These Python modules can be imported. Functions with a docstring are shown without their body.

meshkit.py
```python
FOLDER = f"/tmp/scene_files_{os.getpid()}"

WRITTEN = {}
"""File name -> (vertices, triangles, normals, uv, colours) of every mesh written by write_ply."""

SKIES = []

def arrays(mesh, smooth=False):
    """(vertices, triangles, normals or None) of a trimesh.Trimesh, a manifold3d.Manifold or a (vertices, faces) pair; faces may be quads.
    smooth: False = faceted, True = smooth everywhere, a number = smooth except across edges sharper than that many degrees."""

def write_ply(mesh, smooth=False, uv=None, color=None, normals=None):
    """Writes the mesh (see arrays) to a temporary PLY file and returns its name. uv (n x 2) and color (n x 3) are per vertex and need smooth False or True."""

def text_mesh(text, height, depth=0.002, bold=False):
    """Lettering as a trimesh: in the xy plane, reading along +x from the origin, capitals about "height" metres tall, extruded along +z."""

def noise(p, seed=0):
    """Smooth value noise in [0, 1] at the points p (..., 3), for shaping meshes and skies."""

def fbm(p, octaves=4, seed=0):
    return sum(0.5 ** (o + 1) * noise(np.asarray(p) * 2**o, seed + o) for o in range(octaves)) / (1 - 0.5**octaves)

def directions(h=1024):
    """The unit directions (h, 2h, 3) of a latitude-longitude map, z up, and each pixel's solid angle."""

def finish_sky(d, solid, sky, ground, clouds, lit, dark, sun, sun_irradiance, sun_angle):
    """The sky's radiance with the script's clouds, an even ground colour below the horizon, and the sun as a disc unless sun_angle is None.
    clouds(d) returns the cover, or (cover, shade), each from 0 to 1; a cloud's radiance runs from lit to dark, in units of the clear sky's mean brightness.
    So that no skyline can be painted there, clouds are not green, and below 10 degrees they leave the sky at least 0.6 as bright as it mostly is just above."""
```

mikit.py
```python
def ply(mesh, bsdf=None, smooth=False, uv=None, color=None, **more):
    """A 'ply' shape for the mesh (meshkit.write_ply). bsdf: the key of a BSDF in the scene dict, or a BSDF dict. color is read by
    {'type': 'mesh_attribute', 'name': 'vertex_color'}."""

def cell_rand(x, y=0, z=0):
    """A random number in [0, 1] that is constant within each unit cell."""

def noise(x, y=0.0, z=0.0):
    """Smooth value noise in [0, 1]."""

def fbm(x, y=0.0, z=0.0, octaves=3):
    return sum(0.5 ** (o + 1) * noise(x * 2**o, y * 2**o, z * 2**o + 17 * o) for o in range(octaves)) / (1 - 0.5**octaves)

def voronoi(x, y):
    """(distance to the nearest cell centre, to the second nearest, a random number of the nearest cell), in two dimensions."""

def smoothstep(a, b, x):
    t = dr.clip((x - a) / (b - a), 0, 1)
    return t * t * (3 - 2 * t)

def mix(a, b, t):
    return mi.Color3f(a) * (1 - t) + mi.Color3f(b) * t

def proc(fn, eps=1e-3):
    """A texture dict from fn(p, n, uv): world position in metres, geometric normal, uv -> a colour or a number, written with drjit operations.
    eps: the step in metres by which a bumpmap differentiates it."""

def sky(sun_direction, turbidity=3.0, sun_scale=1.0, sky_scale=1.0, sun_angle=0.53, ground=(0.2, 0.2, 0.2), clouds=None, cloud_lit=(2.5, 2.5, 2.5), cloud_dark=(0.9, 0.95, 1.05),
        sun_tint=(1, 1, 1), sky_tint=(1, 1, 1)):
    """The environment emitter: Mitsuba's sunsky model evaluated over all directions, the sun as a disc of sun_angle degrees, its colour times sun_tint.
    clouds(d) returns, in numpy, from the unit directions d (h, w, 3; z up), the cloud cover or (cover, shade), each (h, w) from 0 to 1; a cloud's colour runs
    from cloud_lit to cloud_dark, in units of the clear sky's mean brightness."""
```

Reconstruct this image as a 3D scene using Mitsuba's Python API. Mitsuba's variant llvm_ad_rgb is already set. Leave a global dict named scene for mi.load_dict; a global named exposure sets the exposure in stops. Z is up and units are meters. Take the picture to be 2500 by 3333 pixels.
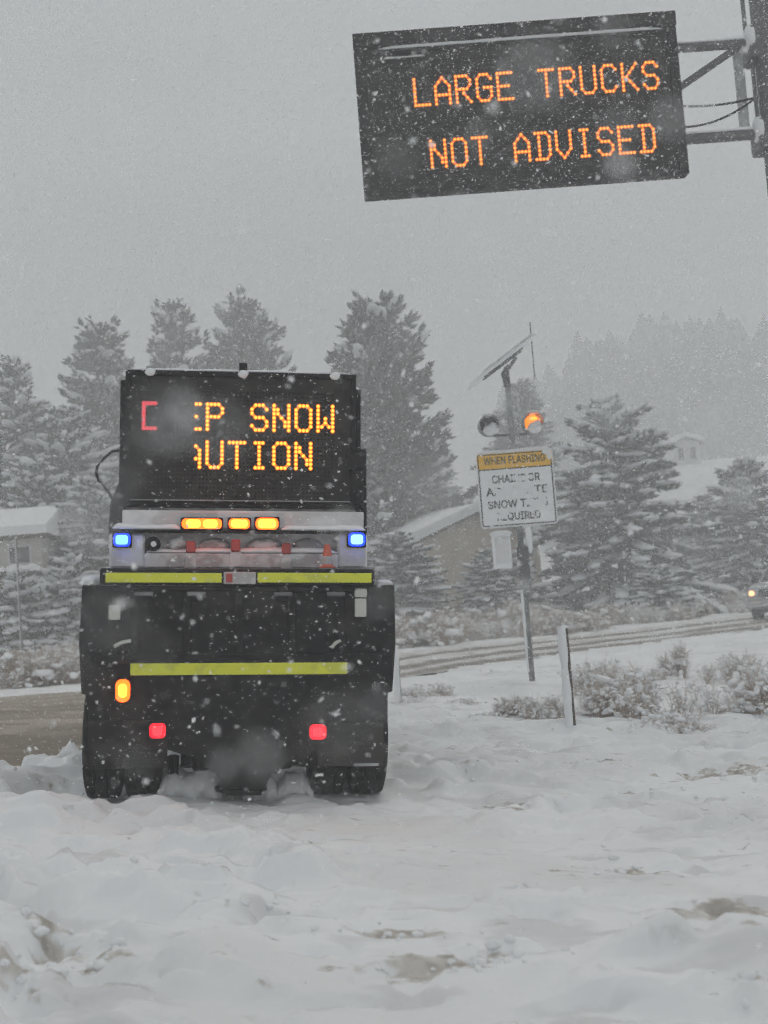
import math
import numpy as np
import shapely
import trimesh
import mitsuba as mi
import drjit as dr
import mikit
import meshkit
from mikit import fbm, noise, smoothstep, mix, proc

T4 = mi.ScalarTransform4f
rng = np.random.default_rng(7)
scene, labels = {"type": "scene"}, {}

# ------------------------------------------------------------------ camera, sky, air, exposure
exposure = 1.68
CAM, FWD, UPV = [0.00000, 0.00000, 1.64600], [0.00549, 0.99731, 0.07305], [0.07478, -0.07326, 0.99451]
scene["air"] = {"type": "homogeneous", "albedo": {"type": "rgb", "value": [0.945, 0.953, 0.957]}, "sigma_t": 0.0063}
scene["camera"] = {
    "type": "thinlens", "fov": 2 * math.degrees(math.atan(1250 / 4200)), "fov_axis": "x", "near_clip": 0.1, "far_clip": 3000.0,
    "aperture_radius": 0.0115, "focus_distance": 12.0,
    "to_world": T4().look_at(origin=CAM, target=(np.array(CAM) + np.array(FWD)).tolist(), up=UPV),
    "medium": {"type": "ref", "id": "air"}}
def overcast(d):
    """A closed snow cloud: brighter overhead than near the horizon, all round, with soft uneven patches."""
    lump_ = meshkit.fbm(d * np.array([3.0, 3.0, 5.0]) + 5, 4, 3) - .5
    return np.ones(d.shape[:2]), 1 - np.clip(d[..., 2], 0, 1) + 1.7 * lump_
scene["sky"] = mikit.sky([0.25, 0.35, 0.9], turbidity=3, sun_scale=0.1, sun_angle=25, clouds=overcast,
                         cloud_lit=(1.38, 1.46, 1.51), cloud_dark=(0.75, 0.80, 0.83), ground=(0.7, 0.7, 0.7))
scene["haze"] = {"type": "cube", "bsdf": {"type": "null"}, "interior": {"type": "ref", "id": "air"},
                 "to_world": T4().translate([0, 150, 42]).scale([420, 420, 45])}
labels["haze"] = {"label": "pale snowy haze filling the air over the whole valley", "category": "haze", "kind": "stuff"}

# ------------------------------------------------------------------ materials
def dif(c):
    return {"type": "twosided", "bsdf": {"type": "diffuse", "reflectance": {"type": "rgb", "value": list(c)}}}

def prin(c, rough=0.5, metal=0.0, spec=0.5, **k):
    col = c if isinstance(c, dict) else {"type": "rgb", "value": list(c)}
    return {"type": "twosided", "bsdf": {"type": "principled", "base_color": col, "roughness": rough, "metallic": metal, "specular": spec, **k}}

def grime(a, b, freq, lo=0.45, hi=0.65, stretch=1.0):
    """Two colours in broken patches: bare paint and road dirt or wet snow stuck to it."""
    def fn(p, n, uv):
        t = smoothstep(lo, hi, fbm(p.x * freq, p.y * freq, p.z * freq * stretch, 4))
        return mix(a, b, t)
    return proc(fn)

M = scene
M["snow"] = dif((0.86, 0.875, 0.89))
M["flake"] = {"type": "principledthin", "base_color": {"type": "rgb", "value": [0.93, 0.94, 0.95]}, "roughness": 0.9, "diff_trans": 1.0}
M["tree_snow"] = dif((0.80, 0.82, 0.84))
M["needles"] = dif((0.055, 0.066, 0.056))
M["needles_grey"] = dif((0.075, 0.082, 0.074))
M["bark"] = dif((0.10, 0.085, 0.07))
M["twig"] = dif((0.54, 0.455, 0.385))
M["twig_red"] = dif((0.42, 0.335, 0.30))
M["black_paint"] = prin(grime((0.009, 0.009, 0.010), (0.036, 0.035, 0.033), 3.3, 0.45, 0.72), 0.5, spec=0.2)
M["flap_rubber"] = prin(grime((0.022, 0.021, 0.021), (0.060, 0.055, 0.052), 3.1), 0.8, spec=0.2)
M["tyre_rubber"] = prin(grime((0.012, 0.012, 0.012), (0.035, 0.035, 0.035), 5.0, 0.5, 0.7), 0.85, spec=0.2)
M["black_metal"] = prin((0.010, 0.010, 0.011), 0.45, spec=0.2)
M["screen_black"] = prin(grime((0.024, 0.022, 0.021), (0.040, 0.037, 0.035), 6.0), 0.5, spec=0.25)
M["screen_grid"] = prin((0.008, 0.008, 0.008), 0.6, spec=0.2)
M["sign_black"] = prin(grime((0.018, 0.018, 0.018), (0.045, 0.045, 0.045), 3.0, 0.5, 0.75), 0.5, spec=0.2)
M["white_paint"] = prin(grime((0.72, 0.72, 0.73), (0.55, 0.54, 0.54), 4.0), 0.5)
M["dirty_white"] = prin(grime((0.68, 0.67, 0.67), (0.42, 0.40, 0.40), 7.0, 0.42, 0.62), 0.6)
M["machinery"] = prin(grime((0.30, 0.29, 0.29), (0.62, 0.62, 0.63), 9.0, 0.4, 0.6), 0.7)
M["yellow_tape"] = prin(grime((0.72, 0.74, 0.045), (0.60, 0.62, 0.06), 9.0), 0.4)
M["pale_plate"] = prin((0.55, 0.55, 0.50), 0.5)
M["red_plastic"] = prin((0.42, 0.07, 0.06), 0.4)
M["cone_orange"] = prin((0.60, 0.13, 0.07), 0.6)
M["galvanised"] = prin(grime((0.30, 0.31, 0.32), (0.42, 0.43, 0.44), 6.0), 0.45, 0.35)
M["galvanised_dark"] = prin(grime((0.15, 0.155, 0.16), (0.25, 0.255, 0.26), 5.0), 0.5, 0.3)
M["post_steel"] = prin((0.13, 0.13, 0.135), 0.5, 0.3)
M["sign_white"] = prin((0.86, 0.87, 0.89), 0.5)
M["sign_yellow"] = prin((0.88, 0.50, 0.05), 0.45)
M["sign_ink"] = prin((0.03, 0.03, 0.033), 0.5)
M["solar_glass"] = prin((0.10, 0.11, 0.125), 0.25)
M["lens_dark"] = prin((0.045, 0.042, 0.045), 0.25)
M["amber_lens"] = prin((0.8, 0.30, 0.03), 0.25)
M["blue_lens"] = prin((0.02, 0.10, 0.65), 0.25)
M["red_lens"] = prin((0.55, 0.02, 0.03), 0.25)
M["wall_tan"] = prin(grime((0.50, 0.43, 0.35), (0.44, 0.38, 0.31), 2.0), 0.8)
M["wall_pale"] = prin(grime((0.52, 0.49, 0.45), (0.46, 0.43, 0.40), 2.0), 0.8)
M["window_glass"] = prin((0.05, 0.055, 0.06), 0.1)
M["trim_white"] = prin((0.6, 0.6, 0.6), 0.6)
M["wood_dark"] = prin((0.09, 0.075, 0.06), 0.8)
M["car_silver"] = prin((0.42, 0.43, 0.44), 0.35, 0.5)
M["led_off"] = prin((0.03, 0.03, 0.03), 0.5)

# ------------------------------------------------------------------ helpers
def key_for(base):
    if base not in scene and base not in labels:
        return base
    i = 1
    while f"{base}_{i:03d}" in scene or f"{base}_{i:03d}" in labels:
        i += 1
    return f"{base}_{i:03d}"

def thing(name, label, cat, group=None, kind=None):
    k = key_for(name)
    labels[k] = {"label": label, "category": cat}
    if group:
        labels[k]["group"] = group
    if kind:
        labels[k]["kind"] = kind
    return k

def part(parent, name, mesh, mat, label=None, smooth=False, emit=None, **kw):
    base = f"{parent}__{name}" if parent else name
    k = key_for(base)
    if emit is not None:
        kw["emitter"] = {"type": "area", "radiance": {"type": "rgb", "value": list(emit)}}
    scene[k] = mikit.ply(mesh, mat, smooth=smooth, **kw)
    if label:
        labels[k] = {"label": label}
    return k

def cat(ms):
    ms = [m for m in ms if m is not None]
    return ms[0] if len(ms) == 1 else trimesh.util.concatenate(ms)

def box(x0, x1, z0, z1, y0, y1, b=0.012):
    """Bevelled box; argument order x, z, y."""
    x0, x1 = min(x0, x1), max(x0, x1); y0, y1 = min(y0, y1), max(y0, y1); z0, z1 = min(z0, z1), max(z0, z1)
    b = min(b, (x1 - x0) * .3, (y1 - y0) * .3, (z1 - z0) * .3)
    pts = []
    for sx in (0, 1):
        for sy in (0, 1):
            for sz in (0, 1):
                X, Y, Z = (x0, x1)[sx], (y0, y1)[sy], (z0, z1)[sz]
                dx, dy, dz = (b, -b)[sx], (b, -b)[sy], (b, -b)[sz]
                pts += [(X, Y + dy, Z + dz), (X + dx, Y, Z + dz), (X + dx, Y + dy, Z)]
    return trimesh.convex.convex_hull(np.array(pts))

def hull(pts):
    return trimesh.convex.convex_hull(np.array(pts, float))

def tube(pts, rad, n=8, close=True):
    pts = np.array(pts, float)
    rad = np.broadcast_to(np.asarray(rad, float), (len(pts),))
    t = np.gradient(pts, axis=0)
    t /= np.linalg.norm(t, axis=1, keepdims=True) + 1e-12
    a = np.cross(t, np.where(np.abs(t[:, 2:3]) < .85, [[0, 0, 1.]], [[1., 0, 0]]))
    a /= np.linalg.norm(a, axis=1, keepdims=True) + 1e-12
    b = np.cross(t, a)
    th = np.arange(n) * 2 * math.pi / n
    v = pts[:, None] + rad[:, None, None] * (np.cos(th)[None, :, None] * a[:, None] + np.sin(th)[None, :, None] * b[:, None])
    v = v.reshape(-1, 3)
    f = []
    for i in range(len(pts) - 1):
        for j in range(n):
            k = (j + 1) % n
            f += [(i * n + j, (i + 1) * n + j, (i + 1) * n + k), (i * n + j, (i + 1) * n + k, i * n + k)]
    if close:
        v = np.vstack([v, pts[:1], pts[-1:]])
        c0, c1 = len(v) - 2, len(v) - 1
        e = (len(pts) - 1) * n
        for j in range(n):
            k = (j + 1) % n
            f += [(c0, j, k), (c1, e + k, e + j)]
    m = trimesh.Trimesh(v, f, process=False)
    if m.volume < 0:
        m.invert()
    return m

def disc_cyl(c, axis, rad, length, n=24, bevel=0.1):
    """Cylinder centred at c along axis (unit), with bevelled rims."""
    axis = np.array(axis, float); axis /= np.linalg.norm(axis)
    L = length / 2
    e = bevel * min(rad, length)
    return tube([np.array(c) + axis * t for t in (-L, -L + e, L - e, L)], [rad - e, rad, rad, rad - e], n)

ICO1 = trimesh.creation.icosphere(subdivisions=1)
ICO2 = trimesh.creation.icosphere(subdivisions=2)
ICO0 = trimesh.creation.icosphere(subdivisions=0)

def lump(c, r, seed=0, sub=ICO2, amp=0.35):
    """A snow lump: an ellipsoid with an uneven surface."""
    v = sub.vertices.copy()
    nn = meshkit.fbm(v * 1.7 + seed * 3.1 + 40, 3, seed) - 0.5
    v = v * (1 + 2 * amp * nn[:, None]) * np.array(r) + np.array(c)
    return trimesh.Trimesh(v, sub.faces, process=False)

def snow_strip(p0, p1, w, h, seed=0, n=26, drop=0.0, taper=12):
    """Snow lying along an edge from p0 to p1: an uneven ridge, w deep (along y) and h high."""
    p0, p1 = np.array(p0, float), np.array(p1, float)
    t = np.linspace(0, 1, n)
    L = np.linalg.norm(p1 - p0)
    k = np.stack([t * L * 4, t * 0 + seed * 7.3, t * 0], 1)
    hh = h * (0.55 + 0.9 * meshkit.fbm(k, 3, seed)) * np.clip(np.minimum(t, 1 - t) * taper + .25, 0, 1) ** (1 if taper > 6 else .7)
    ring = np.array([(-.5, -.02), (-.5, .45), (-.32, .85), (0, 1), (.32, .85), (.5, .45), (.5, -.02)])
    V = []
    for i in range(n):
        c = p0 + (p1 - p0) * t[i]
        wob = w * (0.85 + .3 * meshkit.noise(k[i] * 1.7 + 9, seed))
        for a, b in ring:
            V.append(c + np.array([0, a * wob, b * hh[i] - (drop if b < 0 else 0)]))
    m_, f = len(ring), []
    for i in range(n - 1):
        for j in range(m_):
            q = (j + 1) % m_
            f += [(i * m_ + j, i * m_ + q, (i + 1) * m_ + q), (i * m_ + j, (i + 1) * m_ + q, (i + 1) * m_ + j)]
    for i, o in ((0, 1), (n - 1, -1)):
        for j in range(1, m_ - 1):
            f.append((i * m_, i * m_ + j, i * m_ + j + 1)[::o])
    m = trimesh.Trimesh(np.array(V), f, process=False)
    if m.volume < 0:
        m.invert()
    return m

FONT = {"[": "01111 01000 01000 01000 01000 01000 01111",
    "A": "00100 01010 10001 10001 11111 10001 10001", "C": "01110 10001 10000 10000 10000 10001 01110", "D": "11110 01001 01001 01001 01001 01001 11110",
    "E": "11111 10000 10000 11110 10000 10000 11111", "G": "01110 10001 10000 10111 10001 10001 01110", "I": "01110 00100 00100 00100 00100 00100 01110",
    "K": "10001 10010 10100 11000 10100 10010 10001", "L": "10000 10000 10000 10000 10000 10000 11111", "N": "10001 11001 11001 10101 10011 10011 10001",
    "O": "01110 10001 10001 10001 10001 10001 01110", "P": "11110 10001 10001 11110 10000 10000 10000", "R": "11110 10001 10001 11110 10100 10010 10001",
    "S": "01110 10001 10000 01110 00001 10001 01110", "T": "11111 00100 00100 00100 00100 00100 00100", "U": "10001 10001 10001 10001 10001 10001 01110",
    "V": "10001 10001 10001 10001 10001 01010 00100", "W": "10001 10001 10001 10101 10101 11011 10001"}

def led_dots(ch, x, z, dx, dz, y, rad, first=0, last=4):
    """The lit lamps of one 5 x 7 character, top left at (x, z), facing -y: their bloom is built in as emitting discs and strips along the strokes."""
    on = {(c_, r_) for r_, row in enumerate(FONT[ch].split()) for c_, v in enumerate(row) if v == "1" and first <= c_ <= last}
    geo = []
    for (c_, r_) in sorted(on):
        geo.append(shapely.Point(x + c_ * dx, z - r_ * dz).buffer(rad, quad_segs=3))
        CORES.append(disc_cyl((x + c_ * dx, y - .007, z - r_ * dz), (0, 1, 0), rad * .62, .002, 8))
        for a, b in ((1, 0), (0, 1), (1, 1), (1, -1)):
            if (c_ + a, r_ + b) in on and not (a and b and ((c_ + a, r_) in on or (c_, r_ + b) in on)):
                geo.append(shapely.LineString([(x + c_ * dx, z - r_ * dz), (x + (c_ + a) * dx, z - (r_ + b) * dz)]).buffer(rad * .62, cap_style="flat"))  # strips add the bloom between lamps as emitting shape
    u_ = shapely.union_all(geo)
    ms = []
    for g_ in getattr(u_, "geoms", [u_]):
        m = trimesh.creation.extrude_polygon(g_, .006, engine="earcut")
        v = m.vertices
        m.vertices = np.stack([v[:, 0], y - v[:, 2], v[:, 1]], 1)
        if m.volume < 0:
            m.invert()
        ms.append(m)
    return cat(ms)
CORES = []      # the bright middles of the lit lamps, filled by led_dots

# ------------------------------------------------------------------ ground
# TERRAIN-BEGIN
def _S(a, b, x):
    t = np.clip((x - a) / (b - a), 0, 1)
    return t * t * (3 - 2 * t)

def terrain(x, y):
    """Height of the land: a banked road shoulder here, flat beyond it, a snowy hill far right."""
    x = np.asarray(x, float); y = np.asarray(y, float)
    bank = -0.0752 * np.clip(x, -9, 7)
    w = 1 - _S(17, 34, y)
    hill = 17 * _S(78, 165, y) * (0.25 + 0.75 * _S(-25, 40, x)) + 44 * _S(225, 390, y) * (0.3 + 0.7 * _S(-60, 70, x))
    return bank * w + hill
# TERRAIN-END

# road edges (world x, y), the near edge and the far edge of the slushy road that bends past the truck
NEAR = np.array([(-6.6, 4.0), (-5.5, 9.0), (-3.944, 13.028), (-3.472, 14.776), (-2.2, 21.5), (0.232, 29.98), (5.495, 36.393), (12.745, 43.285), (30, 60), (60, 95)])
FAR = np.array([(-14.5, 4.0), (-11.5, 13.0), (-10.563, 35.249), (-8.123, 34.978), (-3.4, 33.0), (0.427, 46.349), (7.809, 51.327), (18.527, 62.678), (42, 76), (74, 110)])
def spline(P, n):
    from scipy.interpolate import CubicSpline
    d = np.r_[0, np.cumsum(np.linalg.norm(np.diff(P, axis=0), axis=1) ** .5)]
    return CubicSpline(d, P)(np.linspace(0, d[-1], n))
NE, FE = spline(NEAR, 300), spline(FAR, 300)
ROAD = shapely.Polygon(np.vstack([NE, FE[::-1]]))
if not ROAD.is_valid:
    ROAD = ROAD.buffer(0)

# ruts and heaps in the near snow: x, y, half widths, angle in degrees, depth (negative) or height
FEATURES = [
    (0.819, 10.873, 0.382, 0.433, -28, -0.042), (2.809, 12.504, 0.88, 0.221, 4, -0.036), (1.682, 6.637, 0.262, 0.366, 10, -0.036), (0.114, 6.021, 0.321, 0.079, 8, -0.012),
    (-1.706, 7.386, 0.189, 0.166, -25, -0.036), (-2.109, 7.744, 0.162, 0.166, -10, -0.012), (-1.656, 6.229, 0.188, 0.121, -12, -0.012), (1.366, 8.185, 0.229, 0.246, -10, -0.030),
    (-1.293, 6.454, 0.21, 0.046, -4, -0.018), (-0.018, 6.487, 0.241, 0.058, 2, -0.018), (1.385, 5.563, 0.155, 0.042, -20, -0.036), (-1.669, 5.605, 0.156, 0.083, 0, -0.012),
    (-3.221, 11.397, 0.32, 0.183, 0, -0.054), (-2.985, 11.971, 0.253, 0.162, -6, -0.048), (0.087, 11.214, 0.158, 0.212, 0, -0.036), (-2.197, 10.673, 0.375, 0.129, 0, 0.05), (-0.422, 10.64, 0.274, 0.129, 0, 0.07),
    (-0.707, 7.161, 0.283, 0.1, 5, -0.018), (-0.421, 6.753, 0.188, 0.037, 0, -0.018), (1.193, 5.971, 0.277, 0.096, 12, 0.05), (-0.843, 5.646, 0.327, 0.112, 0, 0.04), (0.775, 7.02, 0.408, 0.171, -6, 0.04)]

def detail(x, y):
    """Uneven snow: wind-packed swells, crusts and trampled lumps, fading out with distance as the mesh gets coarse."""
    P = np.stack([x, y, 0 * x], -1)
    fade = np.clip((60 - y) / 40, 0, 1) * np.clip((y + 3) / 3, 0, 1) * np.clip((26 - np.abs(x)) / 10, 0, 1)
    near = np.clip((24 - y) / 8, 0, 1)
    h = 0.20 * (meshkit.fbm(P * np.array([.42, .6, 1]), 3, 3) - .5)
    crust = meshkit.fbm(P * np.array([1.3, 1.0, 1]) + 7, 4, 11)
    h = h + 0.075 * np.abs(crust - .5) * 2
    step = _S(.525, .545, meshkit.fbm(P * np.array([.55, .8, 1]) + 3.3, 4, 5))
    h = h + 0.06 * step
    rough = .15 + .85 * _S(.44, .62, meshkit.fbm(P * .5 + 21, 2, 8))
    ridge = 1 - np.abs(2 * meshkit.fbm(P * np.array([.75, 1.5, 1]) + 17, 4, 29) - 1)
    h = h + near * 0.16 * (_S(.78, .97, ridge) - .3) * _S(.40, .60, meshkit.fbm(P * .33 + 2, 2, 31))
    h = h + near * rough * 0.19 * (meshkit.fbm(P * 4.5, 4, 17) - .45)
    h = h - near * .05 * _S(.56, .6, meshkit.fbm(P * np.array([1.6, 2.6, 1]) + 13, 4, 41))
    h = h + near * 0.022 * (meshkit.fbm(P * 7.0 + 5, 3, 9) - .5)
    for (cx, cy, rx, ry, ang, d) in FEATURES:
        a = math.radians(ang)
        ry = max(ry, 0.09)
        X, Y = x - cx, y - cy
        sel = (np.abs(X) < 2.5 * max(rx, ry) + .3) & (np.abs(Y) < 2.5 * max(rx, ry) + .3)
        if not sel.any():
            continue
        u_, v_ = X * math.cos(a) * 1.0 + Y * math.sin(a), -X * math.sin(a) + Y * math.cos(a)
        q = (u_ / rx) ** 2 + (v_ / ry) ** 2
        wob = 0.6 + 0.9 * meshkit.fbm(P * 4.0 + 31, 3, 23)
        h = h + np.where(sel, d * np.exp(-(q * wob) ** 1.5), 0)
        if d < 0:
            h = h + np.where(sel, -0.35 * d * np.exp(-((np.sqrt(q) - 1.35) * 3) ** 2) * wob, 0)
    tr = np.exp(-(((x + 1.3) / 1.75) ** 2 + ((y - 11.3) / 1.5) ** 2) ** 2)      # pressed down under the truck
    return h * fade * (1 - .6 * tr) + .012 * tr

def ground_z(x, y):
    x = np.atleast_1d(np.asarray(x, float)); y = np.atleast_1d(np.asarray(y, float))
    return terrain(x, y) + detail(x, y)

def axis(lo, hi, step, grow, end):
    a = list(np.arange(lo, hi, step))
    s_, v = step, hi
    while v < end:
        a.append(v); s_ *= grow; v += s_
    return a
xs_pos = np.array(axis(0, 6.5, .05, 1.07, 400) + [400.]); xs = np.r_[-xs_pos[::-1][:-1], xs_pos]
yb = -np.array(axis(0, 1, .5, 1.5, 262) + [262.])[::-1][:-1]
ys = np.unique(np.round(np.r_[yb, np.arange(0, 3.6, .2), np.arange(3.6, 13.5, .036), np.array(axis(13.5, 20, .07, 1.03, 560) + [560.])], 4))
xs = np.unique(np.round(xs, 4))
GX, GY = np.meshgrid(xs, ys)
gx, gy = GX.ravel(), GY.ravel()
gz = terrain(gx, gy) + detail(gx, gy)
inroad = shapely.contains_xy(ROAD, gx, gy)
dist = np.full(len(gx), 9.)
band = (gy > -5) & (gy < 130) & (np.abs(gx) < 90)
bnd = ROAD.exterior
dist[band] = shapely.distance(shapely.points(gx[band], gy[band]), bnd)
sd = np.where(inroad, -dist, dist)
gz = gz - 0.12 * (1 - _S(-0.7, 0.1, sd)) + 0.08 * np.exp(-((sd - .75) / .5) ** 2) * np.clip((24 - gy) / 8, 0, 1)
gz = np.where(sd < .3, np.minimum(gz, terrain(gx, gy) - .10), gz)
# the far bank along the road on the left
gz += 0.45 * np.exp(-((gy - 27.5 - .25 * gx) / 2.2) ** 2) * _S(-1.5, -5, gx) * (0.7 + .6 * meshkit.fbm(np.stack([gx, gy, 0 * gx], -1) * .6, 3, 2)) * (sd > 0)
ny, nx = GX.shape
idx = np.arange(nx * ny).reshape(ny, nx)
quads = np.stack([idx[:-1, :-1], idx[:-1, 1:], idx[1:, 1:], idx[1:, :-1]], -1).reshape(-1, 4)
from scipy.interpolate import RegularGridInterpolator
_gi = RegularGridInterpolator((ys, xs), gz.reshape(ny, nx), bounds_error=False, fill_value=None)
def gz_at(x, y):
    return float(_gi((y, x)))

# trodden-in road dirt and slush: where the photograph shows brown and grey patches in the snow (x, y, half widths, angle, strength)
DIRT = [(-2.109, 7.744, 0.162, 0.183, -10, .8), (-1.706, 7.386, 0.172, 0.15, -25, .5), (-1.694, 6.262, 0.204, 0.141, -14, .75), (-1.673, 5.621, 0.156, 0.15, 0, 1.2), (-1.392, 5.946, 0.11, 0.096, -10, .7),
        (1.366, 8.185, 0.229, 0.266, -10, 1.2), (1.587, 6.57, 0.397, 0.449, 8, 1.7), (0.128, 6.021, 0.335, 0.104, 8, 1.35), (-0.048, 6.462, 0.255, 0.071, 2, 1.15), (0.375, 6.129, 0.1, 0.083, 20, .6),
        (3.044, 12.504, 0.586, 0.262, 4, 1.35), (2.066, 13.328, 0.5, 0.2, 0, .6), (0.862, 10.79, 0.303, 0.295, -28, 1.0), (1.403, 5.538, 0.141, 0.058, -24, 1.2), (0.676, 12.612, 0.177, 0.316, 0, .6), (-3.219, 11.489, 0.431, 0.262, 0, .35),
        (2.122, 11.971, 0.449, 0.204, 0, .5), (-0.73, 6.695, 0.171, 0.037, 0, .4), (-1.288, 6.429, 0.134, 0.033, -4, .4)]
def ground_color(p, n, uv):
    x, y = p.x, p.y
    f1 = fbm(x * 3.0, y * 3.0, 0.5, 4)
    f2 = fbm(x * 11.0, y * 11.0, 2.5, 4)
    m = mi.Float(0)
    for cx, cy, rx, ry, ang, s in DIRT:
        a = math.radians(ang)
        X, Y = x - cx, y - cy
        u_, v_ = (X * math.cos(a) + Y * math.sin(a)) / rx, (Y * math.cos(a) - X * math.sin(a)) / max(ry, .07)
        m = dr.maximum(m, s * dr.exp(-(u_ * u_ + v_ * v_)))
    f3 = fbm(x * 3.2, y * 12.0, 4.5, 4)
    t = smoothstep(.42, .80, m * 0.88 + (f1 - .5) * .9 + (f3 - .5) * 2.0 + (f2 - .5) * .9)
    grit = smoothstep(.62, .72, f2) * smoothstep(.45, .6, f1)
    base = mix((0.87, 0.885, 0.90), (0.80, 0.81, 0.82), smoothstep(.4, .7, fbm(x * .9, y * .9, 9.1, 3)))
    base = mix(base, (0.66, 0.66, 0.67), .65 * smoothstep(.55, .68, fbm(x * 1.6, y * 4.2, 7.7, 4)))
    dirt = mix((0.56, 0.53, 0.485), (0.33, 0.295, 0.25), smoothstep(.45, .68, f2))
    c = mix(base, dirt, t * .85)
    return mix(c, (0.45, 0.43, 0.41), grit * .22)
M["ground_snow"] = {"type": "twosided", "bsdf": {"type": "diffuse", "reflectance": proc(ground_color)}}
part(None, "ground", trimesh.Trimesh(np.stack([gx, gy, gz], 1), np.vstack([quads[:, [0, 1, 2]], quads[:, [0, 2, 3]]]), process=False), "ground_snow", smooth=True)
labels["ground"] = {"label": "uneven deep white snow on the road shoulder and land beyond", "category": "snow", "kind": "structure"}
labels["sky"] = {"label": "even grey overcast snow sky", "category": "sky", "kind": "structure"}

# the road: a ribbon with worn wheel tracks, slush ridges between them
NV = 60
tt = np.linspace(0, 1, NV)
rp = NE[:, None, :] * (1 - tt)[None, :, None] + FE[:, None, :] * tt[None, :, None]
rx_, ry_ = rp[..., 0].ravel(), rp[..., 1].ravel()
TRACKS = [(.11, .075), (.36, .085), (.70, .075)]
prof = 0 * tt
for c_, w_ in TRACKS:
    prof -= 0.03 * np.exp(-((tt - c_) / w_) ** 2)
rz_ = (terrain(rx_, ry_).reshape(-1, NV) - .02 + prof[None] + .04 * (meshkit.fbm(np.stack([rx_, ry_, 0 * rx_], -1) * np.array([1.1, 1.1, 1]), 4, 4).reshape(-1, NV) - .5)).ravel()
along = np.repeat(np.r_[0, np.cumsum(np.linalg.norm(np.diff((NE + FE) / 2, axis=0), axis=1))], NV)
ri = np.arange(len(rx_)).reshape(-1, NV)
rq = np.stack([ri[:-1, :-1], ri[1:, :-1], ri[1:, 1:], ri[:-1, 1:]], -1).reshape(-1, 4)
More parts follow.
